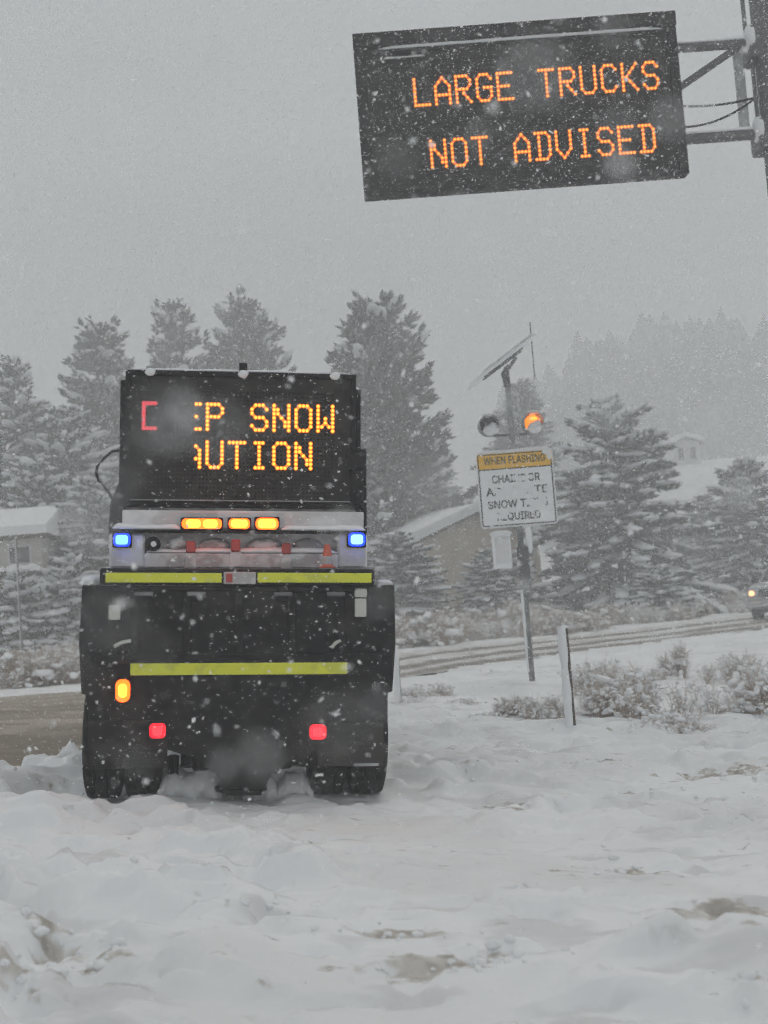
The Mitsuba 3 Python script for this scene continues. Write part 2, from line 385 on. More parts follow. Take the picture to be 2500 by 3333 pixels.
def road_color(p, n, uv):
    v, a = uv.y, uv.x
    w1 = (fbm(a * .25, v * 5.0, 1.0, 3) - .5) * .08
    vv = v + w1
    tr = mi.Float(0)
    for c_, w_ in TRACKS:
        q = (vv - c_) / w_
        tr = dr.maximum(tr, dr.exp(-q * q))
    f = fbm(p.x * 1.6, p.y * 1.6, 3.0, 4)
    fine = fbm(p.x * 7, p.y * 7, 5.0, 3)
    left = smoothstep(16.0, 4.0, p.x + p.y * .35)       # the bend on the left is churned brown from side to side
    slush = mix((0.44, 0.395, 0.345), (0.33, 0.29, 0.245), smoothstep(.35, .65, f))
    white = mix((0.72, 0.72, 0.725), (0.55, 0.53, 0.50), smoothstep(.4, .7, f))
    wet = mix((0.14, 0.12, 0.10), (0.26, 0.23, 0.20), fine)
    t1 = smoothstep(.22, .70, tr + (f - .5) * .7)
    return mix(mix(white, slush, left), wet, t1 * mix(.85, .45, left).x)
M["slush"] = {"type": "twosided", "bsdf": {"type": "diffuse", "reflectance": proc(road_color)}}
part(None, "road", trimesh.Trimesh(np.stack([rx_, ry_, rz_], 1), np.vstack([rq[:, [0, 1, 2]], rq[:, [0, 2, 3]]]), process=False), "slush", smooth=True, uv=np.stack([along, np.tile(tt, 300)], 1))
labels["road"] = {"label": "curving road of brown slush with wheel tracks", "category": "road", "kind": "structure"}

# loose clods of snow thrown up by the wheels
ms = []
for i in range(300):
    if i < 40:
        x, y = rng.uniform(-3.6, 4.6), 4.3 + 9 * rng.random() ** 1.5
    else:
        cx, cy, rx, ry, ang, s = DIRT[rng.integers(len(DIRT))]
        x, y = cx + rng.normal() * rx * .8, cy + rng.normal() * max(ry, .1) * .8
    if y < 3.8 or shapely.contains_xy(ROAD, x, y):
        continue
    r_ = 0.008 + 0.024 * rng.random() ** 3
    ms.append(lump((x, y, gz_at(x, y) + r_ * .15), (r_ * rng.uniform(1, 1.5), r_ * rng.uniform(1, 1.4), r_), i, ICO1, .6))
part(None, "snow_clods", cat(ms), "snow", smooth=True)
labels["snow_clods"] = {"label": "small clods of snow strewn over the trodden foreground", "category": "snow clods", "kind": "stuff"}

# ------------------------------------------------------------------ truck
TB, TX, TY, TZ = (np.array(v) for v in ([-1.34062, 10.83298, 0.10080], [0.98959, 0.12316, -0.07441], [-0.12281, 0.99239, 0.00923], [0.07498, 0.00000, 0.99719]))
MT = np.eye(4); MT[:3, 0], MT[:3, 1], MT[:3, 2], MT[:3, 3] = TX, TY, TZ, TB
TRUCK = thing("truck", "black plow truck seen from behind with an amber lamp message board on top", "truck")
def tpart(name, mesh, mat, label=None, smooth=False, emit=None, parent=None):
    for m in mesh if isinstance(mesh, list) else [mesh]:
        m = m.copy(); m.apply_transform(MT)
        k = part(parent or TRUCK, name, m, mat, label, smooth, emit)
    return k

# body: upper wide dump box with side wings, stepped down to the fenders
XL, XR = -1.293, 1.322
def prism(poly, y0, y1):
    m = trimesh.creation.extrude_polygon(shapely.Polygon(poly), y1 - y0, engine="earcut")
    v = m.vertices
    m.vertices = np.stack([v[:, 0], y1 - v[:, 2], v[:, 1]], 1)
    if m.volume < 0:
        m.invert()
    return m
outline = [(-1.281, 1.819), (1.32, 1.824), (1.328, 1.33), (1.301, 0.929), (1.262, 0.914), (1.262, 0.685), (1.228, 0.672), (1.228, 0.493),
           (0.686, 0.5), (0.584, 0.374), (0.404, 0.351), (0.328, 0.251), (-0.179, 0.259), (-0.331, 0.387), (-0.571, 0.466), (-0.571, 0.516), (-1.213, 0.524), (-1.221, 0.919), (-1.274, 0.929), (-1.3, 1.339)]
tpart("tailgate", prism(outline, 0.0, 0.10), "black_paint")
# horizontal and vertical stiffeners, hinges, latch chains of the tailgate
for a in (-0.849, -0.421, 0.012, 0.449, 0.864):
    tpart("rib", box(a - .035, a + .035, 1.25, 1.767, -0.045, 0.002), "black_paint")
tpart("tailgate_rail", box(-1.192, 1.204, 1.18, 1.255, -0.06, 0.002), "black_paint")
tpart("tailgate_rail", box(-1.201, 1.204, 1.769, 1.811, -0.05, 0.002), "black_paint")
tpart("dump_box", [prism([(XL + .03, 1.02), (XR - .03, 1.02), (XR - .03, 1.803), (XL + .03, 1.803)], 0.102, 4.3)], "black_paint")
tpart("chassis", [box(-.47, -.39, .72, 1.0, .3, 8.0), box(.39, .47, .72, 1.0, .3, 8.0), box(-.39, .39, .74, .98, .4, .52), box(-.39, .39, .74, .98, 3.6, 3.8)], "black_metal")
for a in (-0.774, -0.345, 0.371, 0.812):
    h_ = tpart("hinge", box(a - .05, a + .05, 1.68, 1.813, -0.09, -0.051, .01), "black_metal")
    tpart("hinge_pin", disc_cyl((a, -.10, 1.747), (1, 0, 0), .018, .15, 12), "galvanised_dark", parent=h_)
for a in (-1.199, -1.124, 1.152, 1.23):
    for z in (1.718, 1.449, 1.283, 1.003):
        tpart("bolt", disc_cyl((a, -.006, z), (0, 1, 0), .013, .014, 6), "galvanised_dark")
# cab, hood and plow far in front
cab = [hull([(sx * 1.02, y, z) for sx in (-1, 1) for (y, z) in ((4.6, 1.1), (4.6, 2.45), (6.35, 2.45), (6.6, 1.9), (6.6, 1.1))])]
tpart("cab", cab, "white_paint", "white cab hidden behind the box")
tpart("hood", hull([(sx * .85, y, z) for sx in (-1, 1) for (y, z) in ((6.6, 1.0), (6.6, 1.8), (8.0, 1.62), (8.15, 1.5), (8.15, 1.0))]), "white_paint")
for sx in (-1, 1):
    tpart("front_fender", hull([(sx * x, y, z) for x in (.85, 1.2) for (y, z) in ((6.6, 1.0), (6.7, 1.25), (7.1, 1.36), (7.6, 1.25), (7.8, 1.0))]), "white_paint")
# wheels
def tyre(cx, w, cy, rad=0.52, n=56):
    prof_ = [(.30, -.5), (.44, -.5), (.50, -.44), (.518, -.36), (.52, -.2), (.505, -.18), (.505, -.14), (.52, -.12), (.52, .12), (.505, .14), (.505, .18), (.52, .2), (.518, .36), (.50, .44), (.44, .5), (.30, .5)]
    V, f = [], []
    for i in range(n):
        a = 2 * math.pi * i / n
        for j, (r_, t) in enumerate(prof_):
            rr = r_ * rad / .52
            if .505 < r_ and abs(t) > .15 and i % 4 == 0:
                rr -= .022
            V.append((cx + t * w, cy + rr * math.cos(a), rad + rr * math.sin(a)))
    k = len(prof_)
    for i in range(n):
        for j in range(k):
            q, p = (i + 1) % n, (j + 1) % k
            f += [(i * k + j, q * k + j, q * k + p), (i * k + j, q * k + p, i * k + p)]
    m = trimesh.Trimesh(np.array(V), f, process=False)
    if m.volume < 0:
        m.invert()
    return m
for cx in (-1.121, -0.788, 0.781, 1.128):
    w = tpart("wheel", tyre(cx, .305, .56), "tyre_rubber")
    tpart("hub", disc_cyl((cx, .56, .52), (1, 0, 0), .30, .2), "black_metal", parent=w)
for cx in (-1.02, 1.02):
    w = tpart("wheel", tyre(cx, .3, 7.15), "tyre_rubber")
    tpart("hub", disc_cyl((cx, 7.15, .52), (1, 0, 0), .30, .2), "black_metal", parent=w)
tpart("axle", [disc_cyl((0, .56, .52), (1, 0, 0), .085, 1.6), lump((0.037, .56, .50), (.22, .24, .22), 3, ICO2, .08), disc_cyl((0, 7.15, .5), (1, 0, 0), .07, 1.7)], "black_metal")
tpart("drive_shaft", tube([(.03, .7, .55), (.03, 4.5, .85)], .05), "black_metal")
# mud flaps with a bright bottom edge strip
tpart("mud_flap", box(-1.213, -0.569, 0.315, 0.711, -0.02, -0.003), "flap_rubber", "left mud flap, greyed by road dirt")
f_ = tpart("mud_flap", box(0.672, 1.225, 0.309, 0.673, -0.02, -0.003), "flap_rubber")
tpart("flap_strip", box(0.971, 1.183, 0.309, 0.333, -0.026, -0.021, .002), "galvanised", parent=f_)
# spreader chute and spinner under the tailgate
tpart("spreader_chute", hull([(x, y, z) for (x, z) in ((-0.205, 0.335), (0.328, 0.327), (-0.089, 0.082), (0.202, 0.077)) for y in (.02, .34)]), "flap_rubber")
tpart("spinner", [disc_cyl((0.037, .15, .12), (0, 0, 1), .22, .03), disc_cyl((0.037, .15, .2), (0, 0, 1), .05, .18)], "black_metal")
for i, (x, z) in enumerate([(-0.534, .30), (-0.416, .36), (-0.307, .33), (0.397, .34), (0.552, .36)]):
    tpart("chassis_bracket", disc_cyl((x, .34, z), (0, .3, 1), .05 + .008 * i, .16, 12), "black_metal")

# top bar with yellow reflective tape
tb = tpart("top_bar", box(-1.134, 1.141, 1.823, 1.959, -0.075, 0.10), "black_metal")
tpart("reflective_strip", box(-1.088, -0.138, 1.841, 1.921, -0.081, -0.076, .002), "yellow_tape", "left yellow strip on the top bar", parent=tb)
tpart("reflective_strip", box(0.158, 1.115, 1.844, 1.925, -0.081, -0.076, .002), "yellow_tape", "right yellow strip on the top bar", parent=tb)
tpart("plate_lamp", box(-0.123, 0.144, 1.829, 1.931, -0.10, -0.076), "dirty_white", "pale snow-caked lamp plate between the yellow strips", parent=tb)
tpart("marker_lens", box(-0.103, -0.051, 1.844, 1.916, -0.108, -0.1005, .004), "red_plastic", parent=tb)
lb = tpart("lower_bar", box(-0.888, 0.917, 1.071, 1.208, -0.085, -0.0605), "black_metal")
tpart("reflective_strip", box(-0.875, 0.909, 1.081, 1.178, -0.091, -0.086, .002), "yellow_tape", "long lower yellow strip", parent=lb)
# plates, handles
tpart("pale_plate", box(-1.064, -0.968, 1.532, 1.654, -0.012, -0.001, .003), "pale_plate", "small pale plate at left")
tpart("tie_down_box", [box(0.976, 1.081, 1.722, 1.8, -0.05, -0.001, .006), box(0.979, 1.076, 1.556, 1.711, -0.045, -0.001, .006)], "pale_plate", "pale two-piece latch box at right")
for pts in ([(-1.014, 1.315), (-0.95, 1.348), (-0.875, 1.363)], [(0.782, 1.298), (0.818, 1.339), (0.859, 1.36)]):
    tpart("handle", tube([(p[0], -.035, p[1]) for p in pts], .016), "pale_plate", smooth=True)
# lamps in the tailgate
def rrect(x0, x1, z0, z1, r_, y0, y1):
    return prism(list(shapely.box(x0 + r_, z0 + r_, x1 - r_, z1 - r_).buffer(r_).exterior.coords)[:-1], y0, y1)
def lamp(name, r_, y, mat_h, glow, core, label, shrink=.62, seg=None, rnd=.3):
    x0, x1, z0, z1 = r_
    h = tpart(name, box(x0 - .012, x1 + .012, z0 - .012, z1 + .012, y, y + .03, .01), "black_metal", label)
    tpart("lens", rrect(x0, x1, z0, z1, rnd * min(x1 - x0, z1 - z0), y - .025, y - .001), mat_h, parent=h, emit=glow)
    cx, cz, hx, hz = (x0 + x1) / 2, (z0 + z1) / 2, (x1 - x0) / 2 * shrink, (z1 - z0) / 2 * shrink
    n = seg or 1
    ms = []
    for i in range(n):
        a, b = cx - hx + 2 * hx * i / n, cx - hx + 2 * hx * (i + 1) / n
        g = 0.06 * (b - a) if n > 1 else 0
        ms.append(rrect(a + g, b - g, cz - hz, cz + hz, rnd * min(b - a - 2 * g, 2 * hz), y - .03, y - .0255))
    tpart("lit_element", ms, "led_off", parent=h, emit=core)
    return h
lamp("turn_lamp", (-0.995, -0.878, 0.861, 1.048), -.035, "amber_lens", (2.0, .09, .002), (4.0, .36, .03), "glowing amber lamp low on the left side", .62, None, .45)
lamp("tail_lamp", (-0.716, -0.584, 0.566, 0.688), -.05, "red_lens", (.5, .004, .012), (.75, .018, .028), "left red tail lamp")
lamp("tail_lamp", (0.598, 0.737, 0.54, 0.664), -.05, "red_lens", (.5, .004, .012), (.75, .018, .028), "right red tail lamp")

# white superstructure above the top bar, half snowed in
YB = .34
tpart("light_bar_panel", box(-0.981, 1.078, 2.308, 2.462, .2, .225, .006), "white_paint")
tpart("rear_bulkhead", box(-1.087, 1.116, 1.98, 2.504, YB, YB + .06), "dirty_white")
tpart("side_box", box(-1.086, -0.79, 1.966, 2.263, .2, YB - .002, .02), "white_paint", "left white lamp box")
tpart("side_box", box(0.854, 1.111, 1.973, 2.277, .2, YB - .002, .02), "white_paint", "right white lamp box")
tpart("deck", [box(-0.792, 0.855, 1.972, 2.096, .2, YB - .002, .01)], "dirty_white")
tpart("snow_cap", [snow_strip((-0.775, .26, 2.1), (0.85, .26, 2.1), .12, .045, 3)], "snow", smooth=True)
tpart("shelf", box(-1.071, 1.094, 2.273, 2.289, .14, YB - .002, .004), "black_metal")
tpart("snow_cap", [snow_strip((-1.058, .17, 2.297), (-0.49, .17, 2.297), .055, .05, 4), snow_strip((0.366, .17, 2.297), (1.086, .17, 2.297), .055, .05, 5)], "snow", smooth=True)
# snowed-in machinery between the lamp boxes
for i, r_ in enumerate([(-0.605, -0.429, 2.112, 2.243), (-0.331, -0.088, 2.114, 2.235), (0.064, 0.361, 2.117, 2.232), (0.475, 0.718, 2.118, 2.229)]):
    tpart("spreader_motor", lump(((r_[0] + r_[1]) / 2, .30, (r_[2] + r_[3]) / 2), ((r_[1] - r_[0]) / 2, .05, (r_[3] - r_[2]) / 2), i + 2, ICO2, .3), "machinery", smooth=True)
for i, (r_, lit) in enumerate([((-0.443, -0.364, 2.098, 2.197), 1), ((-0.063, 0.016, 2.111, 2.215), 1), ((0.372, 0.446, 2.092, 2.186), 0)]):
    m_ = tpart("marker_lamp", box(*r_, .17, .24, .01), "red_plastic", ["left red marker lamp on the deck", "middle red marker lamp on the deck", "right red marker lamp on the deck"][i])
    tpart("bracket", box(r_[0] - .008, r_[1] + .008, r_[2] - .13, r_[2] - .002, .18, .1995, .005), "dirty_white", parent=m_)
tpart("warning_horn", [disc_cyl((-0.719, .2, 2.173), (0, 1, 0), .062, .06), disc_cyl((-0.719, .265, 2.173), (0, 1, 0), .03, .12)], "black_metal", "round black horn by the left lamp box", smooth=40)
tpart("horn_cap", disc_cyl((-0.714, .166, 2.171), (0, 1, 0), .024, .012), "white_paint")

# light bar: three amber lamps
lamp("light_bar", (-0.478, -0.142, 2.299, 2.385), .12, "amber_lens", (2.2, .10, .002), (5.0, .38, .035), "wide left amber lamp of the light bar", .84, 2, .42)
lamp("light_bar", (-0.084, 0.094, 2.301, 2.389), .12, "amber_lens", (2.2, .10, .002), (5.0, .38, .035), "middle amber lamp of the light bar", .80, None, .42)
lamp("light_bar", (0.143, 0.336, 2.298, 2.396), .12, "amber_lens", (2.2, .10, .002), (5.0, .38, .035), "right amber lamp of the light bar", .80, None, .42)
# blue warning lamps
lamp("warning_lamp", (-1.046, -0.907, 2.15, 2.258), .16, "blue_lens", (0, .022, 1.3), (.12, .34, 3.0), "left blue warning lamp", .74)
lamp("warning_lamp", (0.94, 1.084, 2.162, 2.277), .16, "blue_lens", (0, .022, 1.3), (.18, .36, 3.0), "right blue warning lamp", .74)

# message board
Y1 = .3
MB = tpart("message_board", box(-0.978, 1.018, 2.496, 3.679, Y1 + .01, Y1 + .2, .015), "black_metal", "black message board with amber lettering")
bx0, bx1, bz0, bz1 = -0.978, 1.018, 2.496, 3.679
ft = .045
tpart("frame", [box(bx0, bx1, bz1 - ft, bz1, Y1 - .03, Y1 + .009, .006), box(bx0, bx0 + ft, bz0 + .03, bz1 - ft - .001, Y1 - .03, Y1 + .009, .006),
                box(bx1 - ft, bx1, bz0 + .03, bz1 - ft - .001, Y1 - .03, Y1 + .009, .006), box(bx0, bx1, bz0, bz0 + .029, Y1 - .03, Y1 + .009, .006)], "black_metal", parent=MB)
tpart("bottom_ledge", box(bx0 + ft + .002, bx1 - ft - .002, 2.551, 2.561, Y1 - .022, Y1 + .009, .002), "galvanised", parent=MB)
# the unlit lamp matrix
px_, pz_ = (-0.824 - (-0.856)), .0362
X0, Z0 = -0.851, 3.393
pane = box(bx0 + ft + .001, bx1 - ft - .001, 2.564, bz1 - ft - .001, Y1 + .004, Y1 + .0095, .001)
tpart("display", pane, "screen_black", parent=MB)
dots = []
for r_ in range(26):
    for c_ in range(54):
        x, z = X0 + (c_ - 1) * px_, Z0 + (3 - r_) * pz_
        if bx0 + ft + .02 < x < bx1 - ft - .02 and 2.583 < z < bz1 - ft - .02:
            v = [(x + .011 * math.cos(a), Y1 + .0035, z + .011 * math.sin(a)) for a in (0.8, 2.35, 3.9, 5.5)] + [(x, Y1 - .001, z)]
            m = trimesh.Trimesh(v, [(0, 1, 4), (1, 2, 4), (2, 3, 4), (3, 0, 4)], process=False)
            dots.append(m)
k_ = tpart("unlit_lamps", cat(dots), "screen_grid", parent=MB)
labels[k_] = {"label": "grid of small unlit lamps", "kind": "stuff"}
CORES.clear()
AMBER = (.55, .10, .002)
for row, text in enumerate(["DEEP SNOW", "CAUTION"]):
    for i, ch in enumerate(text):
        x = X0 + (i + (0 if row == 0 else 1)) * 6 * px_
        z = Z0 - row * (3.406 - (3.075))
        fi, la, em, note = 0, 4, AMBER, None
        n_core = len(CORES)
        if ch == " ":
            continue
        if row == 0 and i == 0:
            ch, em, note = "[", (.26, .02, .028), "dim red half of a letter, right side dark"
        elif i == (2 if row == 0 else 1):
            fi, note = 3, "right-hand sliver of a letter"
        elif i < (2 if row == 0 else 1):
            continue
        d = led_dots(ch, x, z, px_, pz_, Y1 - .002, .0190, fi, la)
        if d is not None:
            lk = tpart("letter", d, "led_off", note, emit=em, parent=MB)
            if fi == 3 and row == 0:
                labels[lk]["kind"] = "stuff"
        if ch == "[":
            del CORES[n_core:]
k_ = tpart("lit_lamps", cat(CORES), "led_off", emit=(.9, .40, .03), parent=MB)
labels[k_] = {"label": "bright amber middles of the lit lamps", "kind": "stuff"}
# posts and hooks that carry the board
for a in ((-1.021, -0.96, 2.27, 3.592), (1.019, 1.062, 2.284, 3.549)):
    tpart("board_post", box(*a, Y1, Y1 + .12, .006), "black_metal")
tpart("board_post_foot", prism([(-1.1, 2.269), (-1.093, 2.519), (-1.011, 2.731), (-1.004, 2.27)], Y1, Y1 + .1), "black_metal")
tpart("board_post_foot", prism([(1.116, 2.284), (1.11, 3.023), (1.066, 3.022), (1.067, 2.284)], Y1, Y1 + .1), "black_metal")
tpart("latch", [box(0.932, 1.099, 2.833, 2.979, .2, .262, .02), box(0.978, 1.086, 2.536, 2.831, .21, .262, .02), disc_cyl((0.962, .19, 2.879), (0, 1, 0), .055, .04)], "black_metal", "black hinge latch on the right edge of the board")
tpart("cable", tube([(p[0], .25, p[1]) for p in ((-1.004, 2.978), (-1.081, 2.962), (-1.147, 2.903), (-1.197, 2.837), (-1.209, 2.784), (-1.19, 2.719), (-1.143, 2.662), (-1.101, 2.615), (-1.065, 2.55))], .011), "black_metal", "black cable looping out at the left of the board", smooth=True)
for xx, top, lab in ((-0.766, 3.712, None), (0.029, 3.755, "middle hook, standing higher"), (0.827, 3.712, None)):
    h = tpart("hook", box(xx - .035, xx + .035, bz1 - .05, top, Y1 - .06, Y1 - .032, .008), "galvanised" if lab is None else "black_metal", lab)
    tpart("snow_cap", lump((xx, Y1 - .07, bz1 - .025), (.05, .035, .035), 4, ICO1), "snow", smooth=True, parent=h)
tpart("snow_cap", [snow_strip((bx0 + .01, Y1 + .09, bz1), (bx1 - .01, Y1 + .09, bz1), .2, .03, 9, 60)], "snow", smooth=True)
# traffic cone standing on the deck: a thing of its own
cx, cz0 = 0.754, 1.971
def lathe(prof_, c, n=20):
    th = np.arange(n) * 2 * math.pi / n
    V = [(c[0] + r_ * math.cos(a), c[1] + r_ * math.sin(a), c[2] + z) for r_, z in prof_ for a in th]
    f = []
    for i in range(len(prof_) - 1):
        for j in range(n):
            k = (j + 1) % n
            f += [(i * n + j, i * n + k, (i + 1) * n + k), (i * n + j, (i + 1) * n + k, (i + 1) * n + j)]
    return trimesh.Trimesh(V, f, process=False)
CONE = thing("traffic_cone", "small orange and white cone at the right end of the truck's rear deck", "traffic cone")
def cpart(n_, m, mat, parent=CONE):
    m = m.copy(); m.apply_transform(MT); return part(parent, n_, m, mat, smooth=40)
cc = (cx, .10, cz0)
cpart("base", lathe([(0, .001), (.07, .001), (.07, .014), (.05, .018), (.047, .03)], cc), "cone_orange")
cpart("collar", lathe([(.0475, .031), (.040, .10)], cc), "dirty_white")
cpart("cone_tip", lathe([(.0395, .101), (.024, .2), (.0, .205)], cc), "cone_orange")
# snow on the fender shoulders; added heap standing in for lit ground snow underneath
tpart("snow_cap", [lump((-1.213, .1, 1.843), (.09, .09, .055), 1), lump((1.242, .1, 1.838), (.08, .09, .04), 2)], "snow", smooth=True)
hp = [snow_strip((-0.667, .42, .0), (-0.121, .42, .0), .3, .33, 3, 60, 0, 3.2), snow_strip((0.057, .44, .0), (0.349, .44, .0), .26, .30, 5, 40, 0, 2.4), snow_strip((0.349, .46, .0), (0.663, .46, .0), .26, .25, 6, 40, 0, 2.8)]
for h_ in hp:
    v = h_.vertices
    h_.vertices = v + (meshkit.fbm(v * 11, 3, 4)[:, None] - .5) * np.array([0, .10, .13])
m_ = cat(hp); m_.apply_transform(MT)
HEAP = thing("added_snow_heap", "added heap of snow standing in for the lit ground snow under the truck", "snow heap")
scene[HEAP] = mikit.ply(m_, "snow", smooth=True)


# ------------------------------------------------------------------ overhead message sign
SY = 20.0
U0, V0 = np.array([0.177, 20, 10.747]), np.array([5.335, 20, 10.781])
W0 = np.array([0.179, 20, 8.109])
SW, SH = float(V0[0] - U0[0]), float(U0[2] - W0[2])
def su(u_): return float(U0[0]) + u_ / 1049 * SW
def sv(v_): return float(U0[2]) - v_ / 527 * SH
VMS = thing("overhead_sign", "large black roadside message board on a cantilever post warning large trucks", "message sign")
CAB = part(VMS, "cabinet", box(su(0), su(1049), sv(527), sv(0), SY + .03, SY + .24, .02), "sign_black", "black sign cabinet")
part(CAB, "frame", cat([box(su(0), su(1049), sv(46), sv(0), SY - .10, SY + .029, .01), box(su(0), su(1049), sv(527), sv(512), SY - .04, SY + .029, .01),
                        box(su(0), su(34), sv(511), sv(47), SY - .04, SY + .029, .01), box(su(1020), su(1049), sv(511), sv(47), SY - .04, SY + .029, .01)]), "sign_black")
part(CAB, "display", box(su(35), su(1019), sv(511), sv(47), SY + .015, SY + .028, .001), "screen_black")
part(CAB, "sill", box(su(80), su(1000), sv(64), sv(56), SY - .07, SY + .014, .004), "sign_black")
part(CAB, "snow_cap", snow_strip((su(80), SY - .03, sv(56)), (su(1000), SY - .03, sv(55)), .10, .07, 2, 70), "snow", "long ridge of snow on the sill above the lettering", smooth=True)
part(CAB, "snow_cap", snow_strip((su(95), SY - .01, sv(84)), (su(230), SY - .01, sv(83)), .05, .03, 4, 16), "snow", "short ridge of snow on the small ledge", smooth=True)
part(CAB, "snow_cap", cat([snow_strip((su(2), SY + .10, sv(0)), (su(1047), SY + .10, sv(0)), .26, .04, 6, 60)]), "snow", smooth=True)
part(CAB, "ledge", box(su(93), su(232), sv(88), sv(84), SY - .02, SY + .014, .002), "sign_black")
dots = []
for r_ in range(30):
    for c_ in range(66):
        x, z = su(186.5 + (c_ - 8) * 11.3), sv(154 + (r_ - 4) * 13.6)
        if su(45) < x < su(1010) and sv(505) < z < sv(95):
            v = [(x + .019 * math.cos(a), SY + .0145, z + .019 * math.sin(a)) for a in (0.8, 2.35, 3.9, 5.5)] + [(x, SY + .008, z)]
            dots.append(trimesh.Trimesh(v, [(0, 1, 4), (1, 2, 4), (2, 3, 4), (3, 0, 4)], process=False))
k_ = part(CAB, "unlit_lamps", cat(dots), "screen_grid")
labels[k_] = {"label": "grid of small unlit lamps", "kind": "stuff"}
CORES.clear()
for row, (text, u_, v_) in enumerate([("LARGE TRUCKS", 188, 156), ("NOT ADVISED", 226, 360)]):
    for i, ch in enumerate(text):
        if ch == " ":
            continue
        x = su(u_ + i * 67.6)
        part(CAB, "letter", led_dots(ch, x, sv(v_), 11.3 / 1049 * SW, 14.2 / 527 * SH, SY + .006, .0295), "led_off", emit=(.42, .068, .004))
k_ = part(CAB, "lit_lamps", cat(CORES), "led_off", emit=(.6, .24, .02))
labels[k_] = {"label": "bright amber middles of the lit lamps", "kind": "stuff"}
# post, arms and clamps
px0 = 6.662, 20.4, 7.767
PX = px0[0] + .24
zt = 6.874, 20.4, 11.35
zt = zt[2]
part(VMS, "post", disc_cyl((PX, SY + .325, zt / 2 - .2), (0, 0, 1), .24, zt + .6, 28, .02), "post_steel", "thick grey steel post at the edge of the picture", smooth=40)
def arm(z0, z1, r_, x0=None, x1=None):
    return tube([(x0 if x0 is not None else su(1030), SY + .32, z0), (x1 if x1 is not None else PX - .2, SY + .32, z1)], r_, 14)
zu, zl = (5.942, 20.5, 10.292), (6.051, 20.5, 8.777)
zu, zl = zu[2], zl[2]
a_ = part(VMS, "arm", arm(zu, zu, .075), "post_steel", "upper arm", smooth=40)
part(a_, "snow_cap", snow_strip((su(1055), SY + .32, zu + .06), (PX - .28, SY + .32, zu + .06), .12, .06, 3), "snow", smooth=True)
a_ = part(VMS, "arm", arm(zl, zl, .085), "post_steel", "lower arm", smooth=40)
part(a_, "snow_cap", snow_strip((su(1055), SY + .32, zl + .07), (PX - .28, SY + .32, zl + .07), .13, .06, 5), "snow", smooth=True)
b0, b1 = (5.5, 20.5, 9.601), (6.387, 20.5, 10.083)
part(VMS, "brace", tube([(su(1030), SY + .32, b0[2] - .05), (b1[0], SY + .32, zu - .06)], .06, 12), "post_steel", smooth=40)
v0_, v1_ = (6.407, 20.5, 10.133), (6.416, 20.5, 8.862)
part(VMS, "strut", box(v0_[0] - .07, v0_[0] + .07, zl + .08, zu - .07, SY + .45, SY + .325), "galvanised", "pale upright between the arms")
for zz, hh in ((zu, .30), (zl, .28)):
    c_ = part(VMS, "clamp", box(PX - .34, PX + .26, zz - hh, zz + hh * .8, SY + .14, SY + .68, .03), "post_steel")
    part(c_, "snow_cap", lump((PX - .31, SY + .30, zz + hh * .2), (.09, .2, hh * .75), 5, ICO2, .2), "snow", smooth=True)
part(VMS, "conduit", tube([(PX - .36, SY + .3, zt), (PX - .36, SY + .3, zu + .25), (PX - .30, SY + .3, zu - .3), (PX - .30, SY + .3, zl + .2)], .035), "post_steel", smooth=True)
c0, c1 = (5.476, 20.5, 9.345), (5.459, 20.5, 8.991)
for zz, sag in ((c0[2], .06), (c1[2], .14)):
    t_ = np.linspace(0, 1, 14)
    part(VMS, "cable", tube(np.stack([su(1040) + (PX - .25 - su(1040)) * t_, 0 * t_ + SY + .32, zz - .0 + t_ * (.05 if sag < .1 else .42) - sag * 4 * t_ * (1 - t_)], 1), .018, 6), "black_metal", smooth=True)

# ------------------------------------------------------------------ flashing chain-control sign
FY = 26.0
a0, a1 = (2.076, 26, 4.585), (3.637, 26, 4.569)
a2 = 2.071, 26, 3.059
FX0, FX1, FZ1, FZ0 = a0[0], a1[0], a0[2], a2[2]
FXC = (FX0 + FX1) / 2
FW_, FH_ = FX1 - FX0, FZ1 - FZ0
FS = thing("flashing_sign", "solar powered roadside sign with two beacons over a yellow and white chain notice", "road sign")
gb = 2.749, 26, -0.079
zb = gz_at(FXC, FY + .06) - .1
zt_ = 2.939, 26, 6.339
zt_ = zt_[2]
part(FS, "pole", box(FXC - .055, FXC + .055, zb, FZ1 - .2, FY + .04, FY + .14, .012), "galvanised_dark", "square grey lower pole")
part(FS, "pole", box(FXC - .05, FXC + .05, FZ1 - .199, zt_, FY + .045, FY + .135, .012), "galvanised", "pale upper pole")
part(FS, "snow_crust", tube([(FXC - .06, FY + .06, z) for z in np.linspace(zb + .3, FZ0 - .7, 12)], [.022 + .014 * meshkit.noise(np.array([z * 3, 0, 0])) for z in range(12)], 8), "snow", "snow plastered down the left face of the pole", smooth=True)
P_ = part(FS, "panel", rrect(FX0, FX1, FZ0, FZ1, .07, FY, FY + .02), "sign_white", "white sign panel with rounded corners")
hz = FZ1 - .30 * FH_ * .72
part(P_, "header", rrect(FX0 + .02, FX1 - .02, hz, FZ1 - .02, .05, FY - .006, FY - .001), "sign_yellow", "yellow header band")
inner = shapely.box(FX0 + .07, FZ0 + .07, FX1 - .07, FZ1 - .07).buffer(.04)
ring = inner.difference(inner.buffer(-.022))
m = trimesh.creation.extrude_polygon(ring, .003, engine="earcut")
vv = m.vertices; m.vertices = np.stack([vv[:, 0], FY - .0065 - vv[:, 2], vv[:, 1]], 1)
part(P_, "border_line", m, "sign_ink")
part(P_, "header_line", box(FX0 + .05, FX1 - .05, hz - .024, hz - .001, FY - .004, FY - .001, .001), "sign_ink")
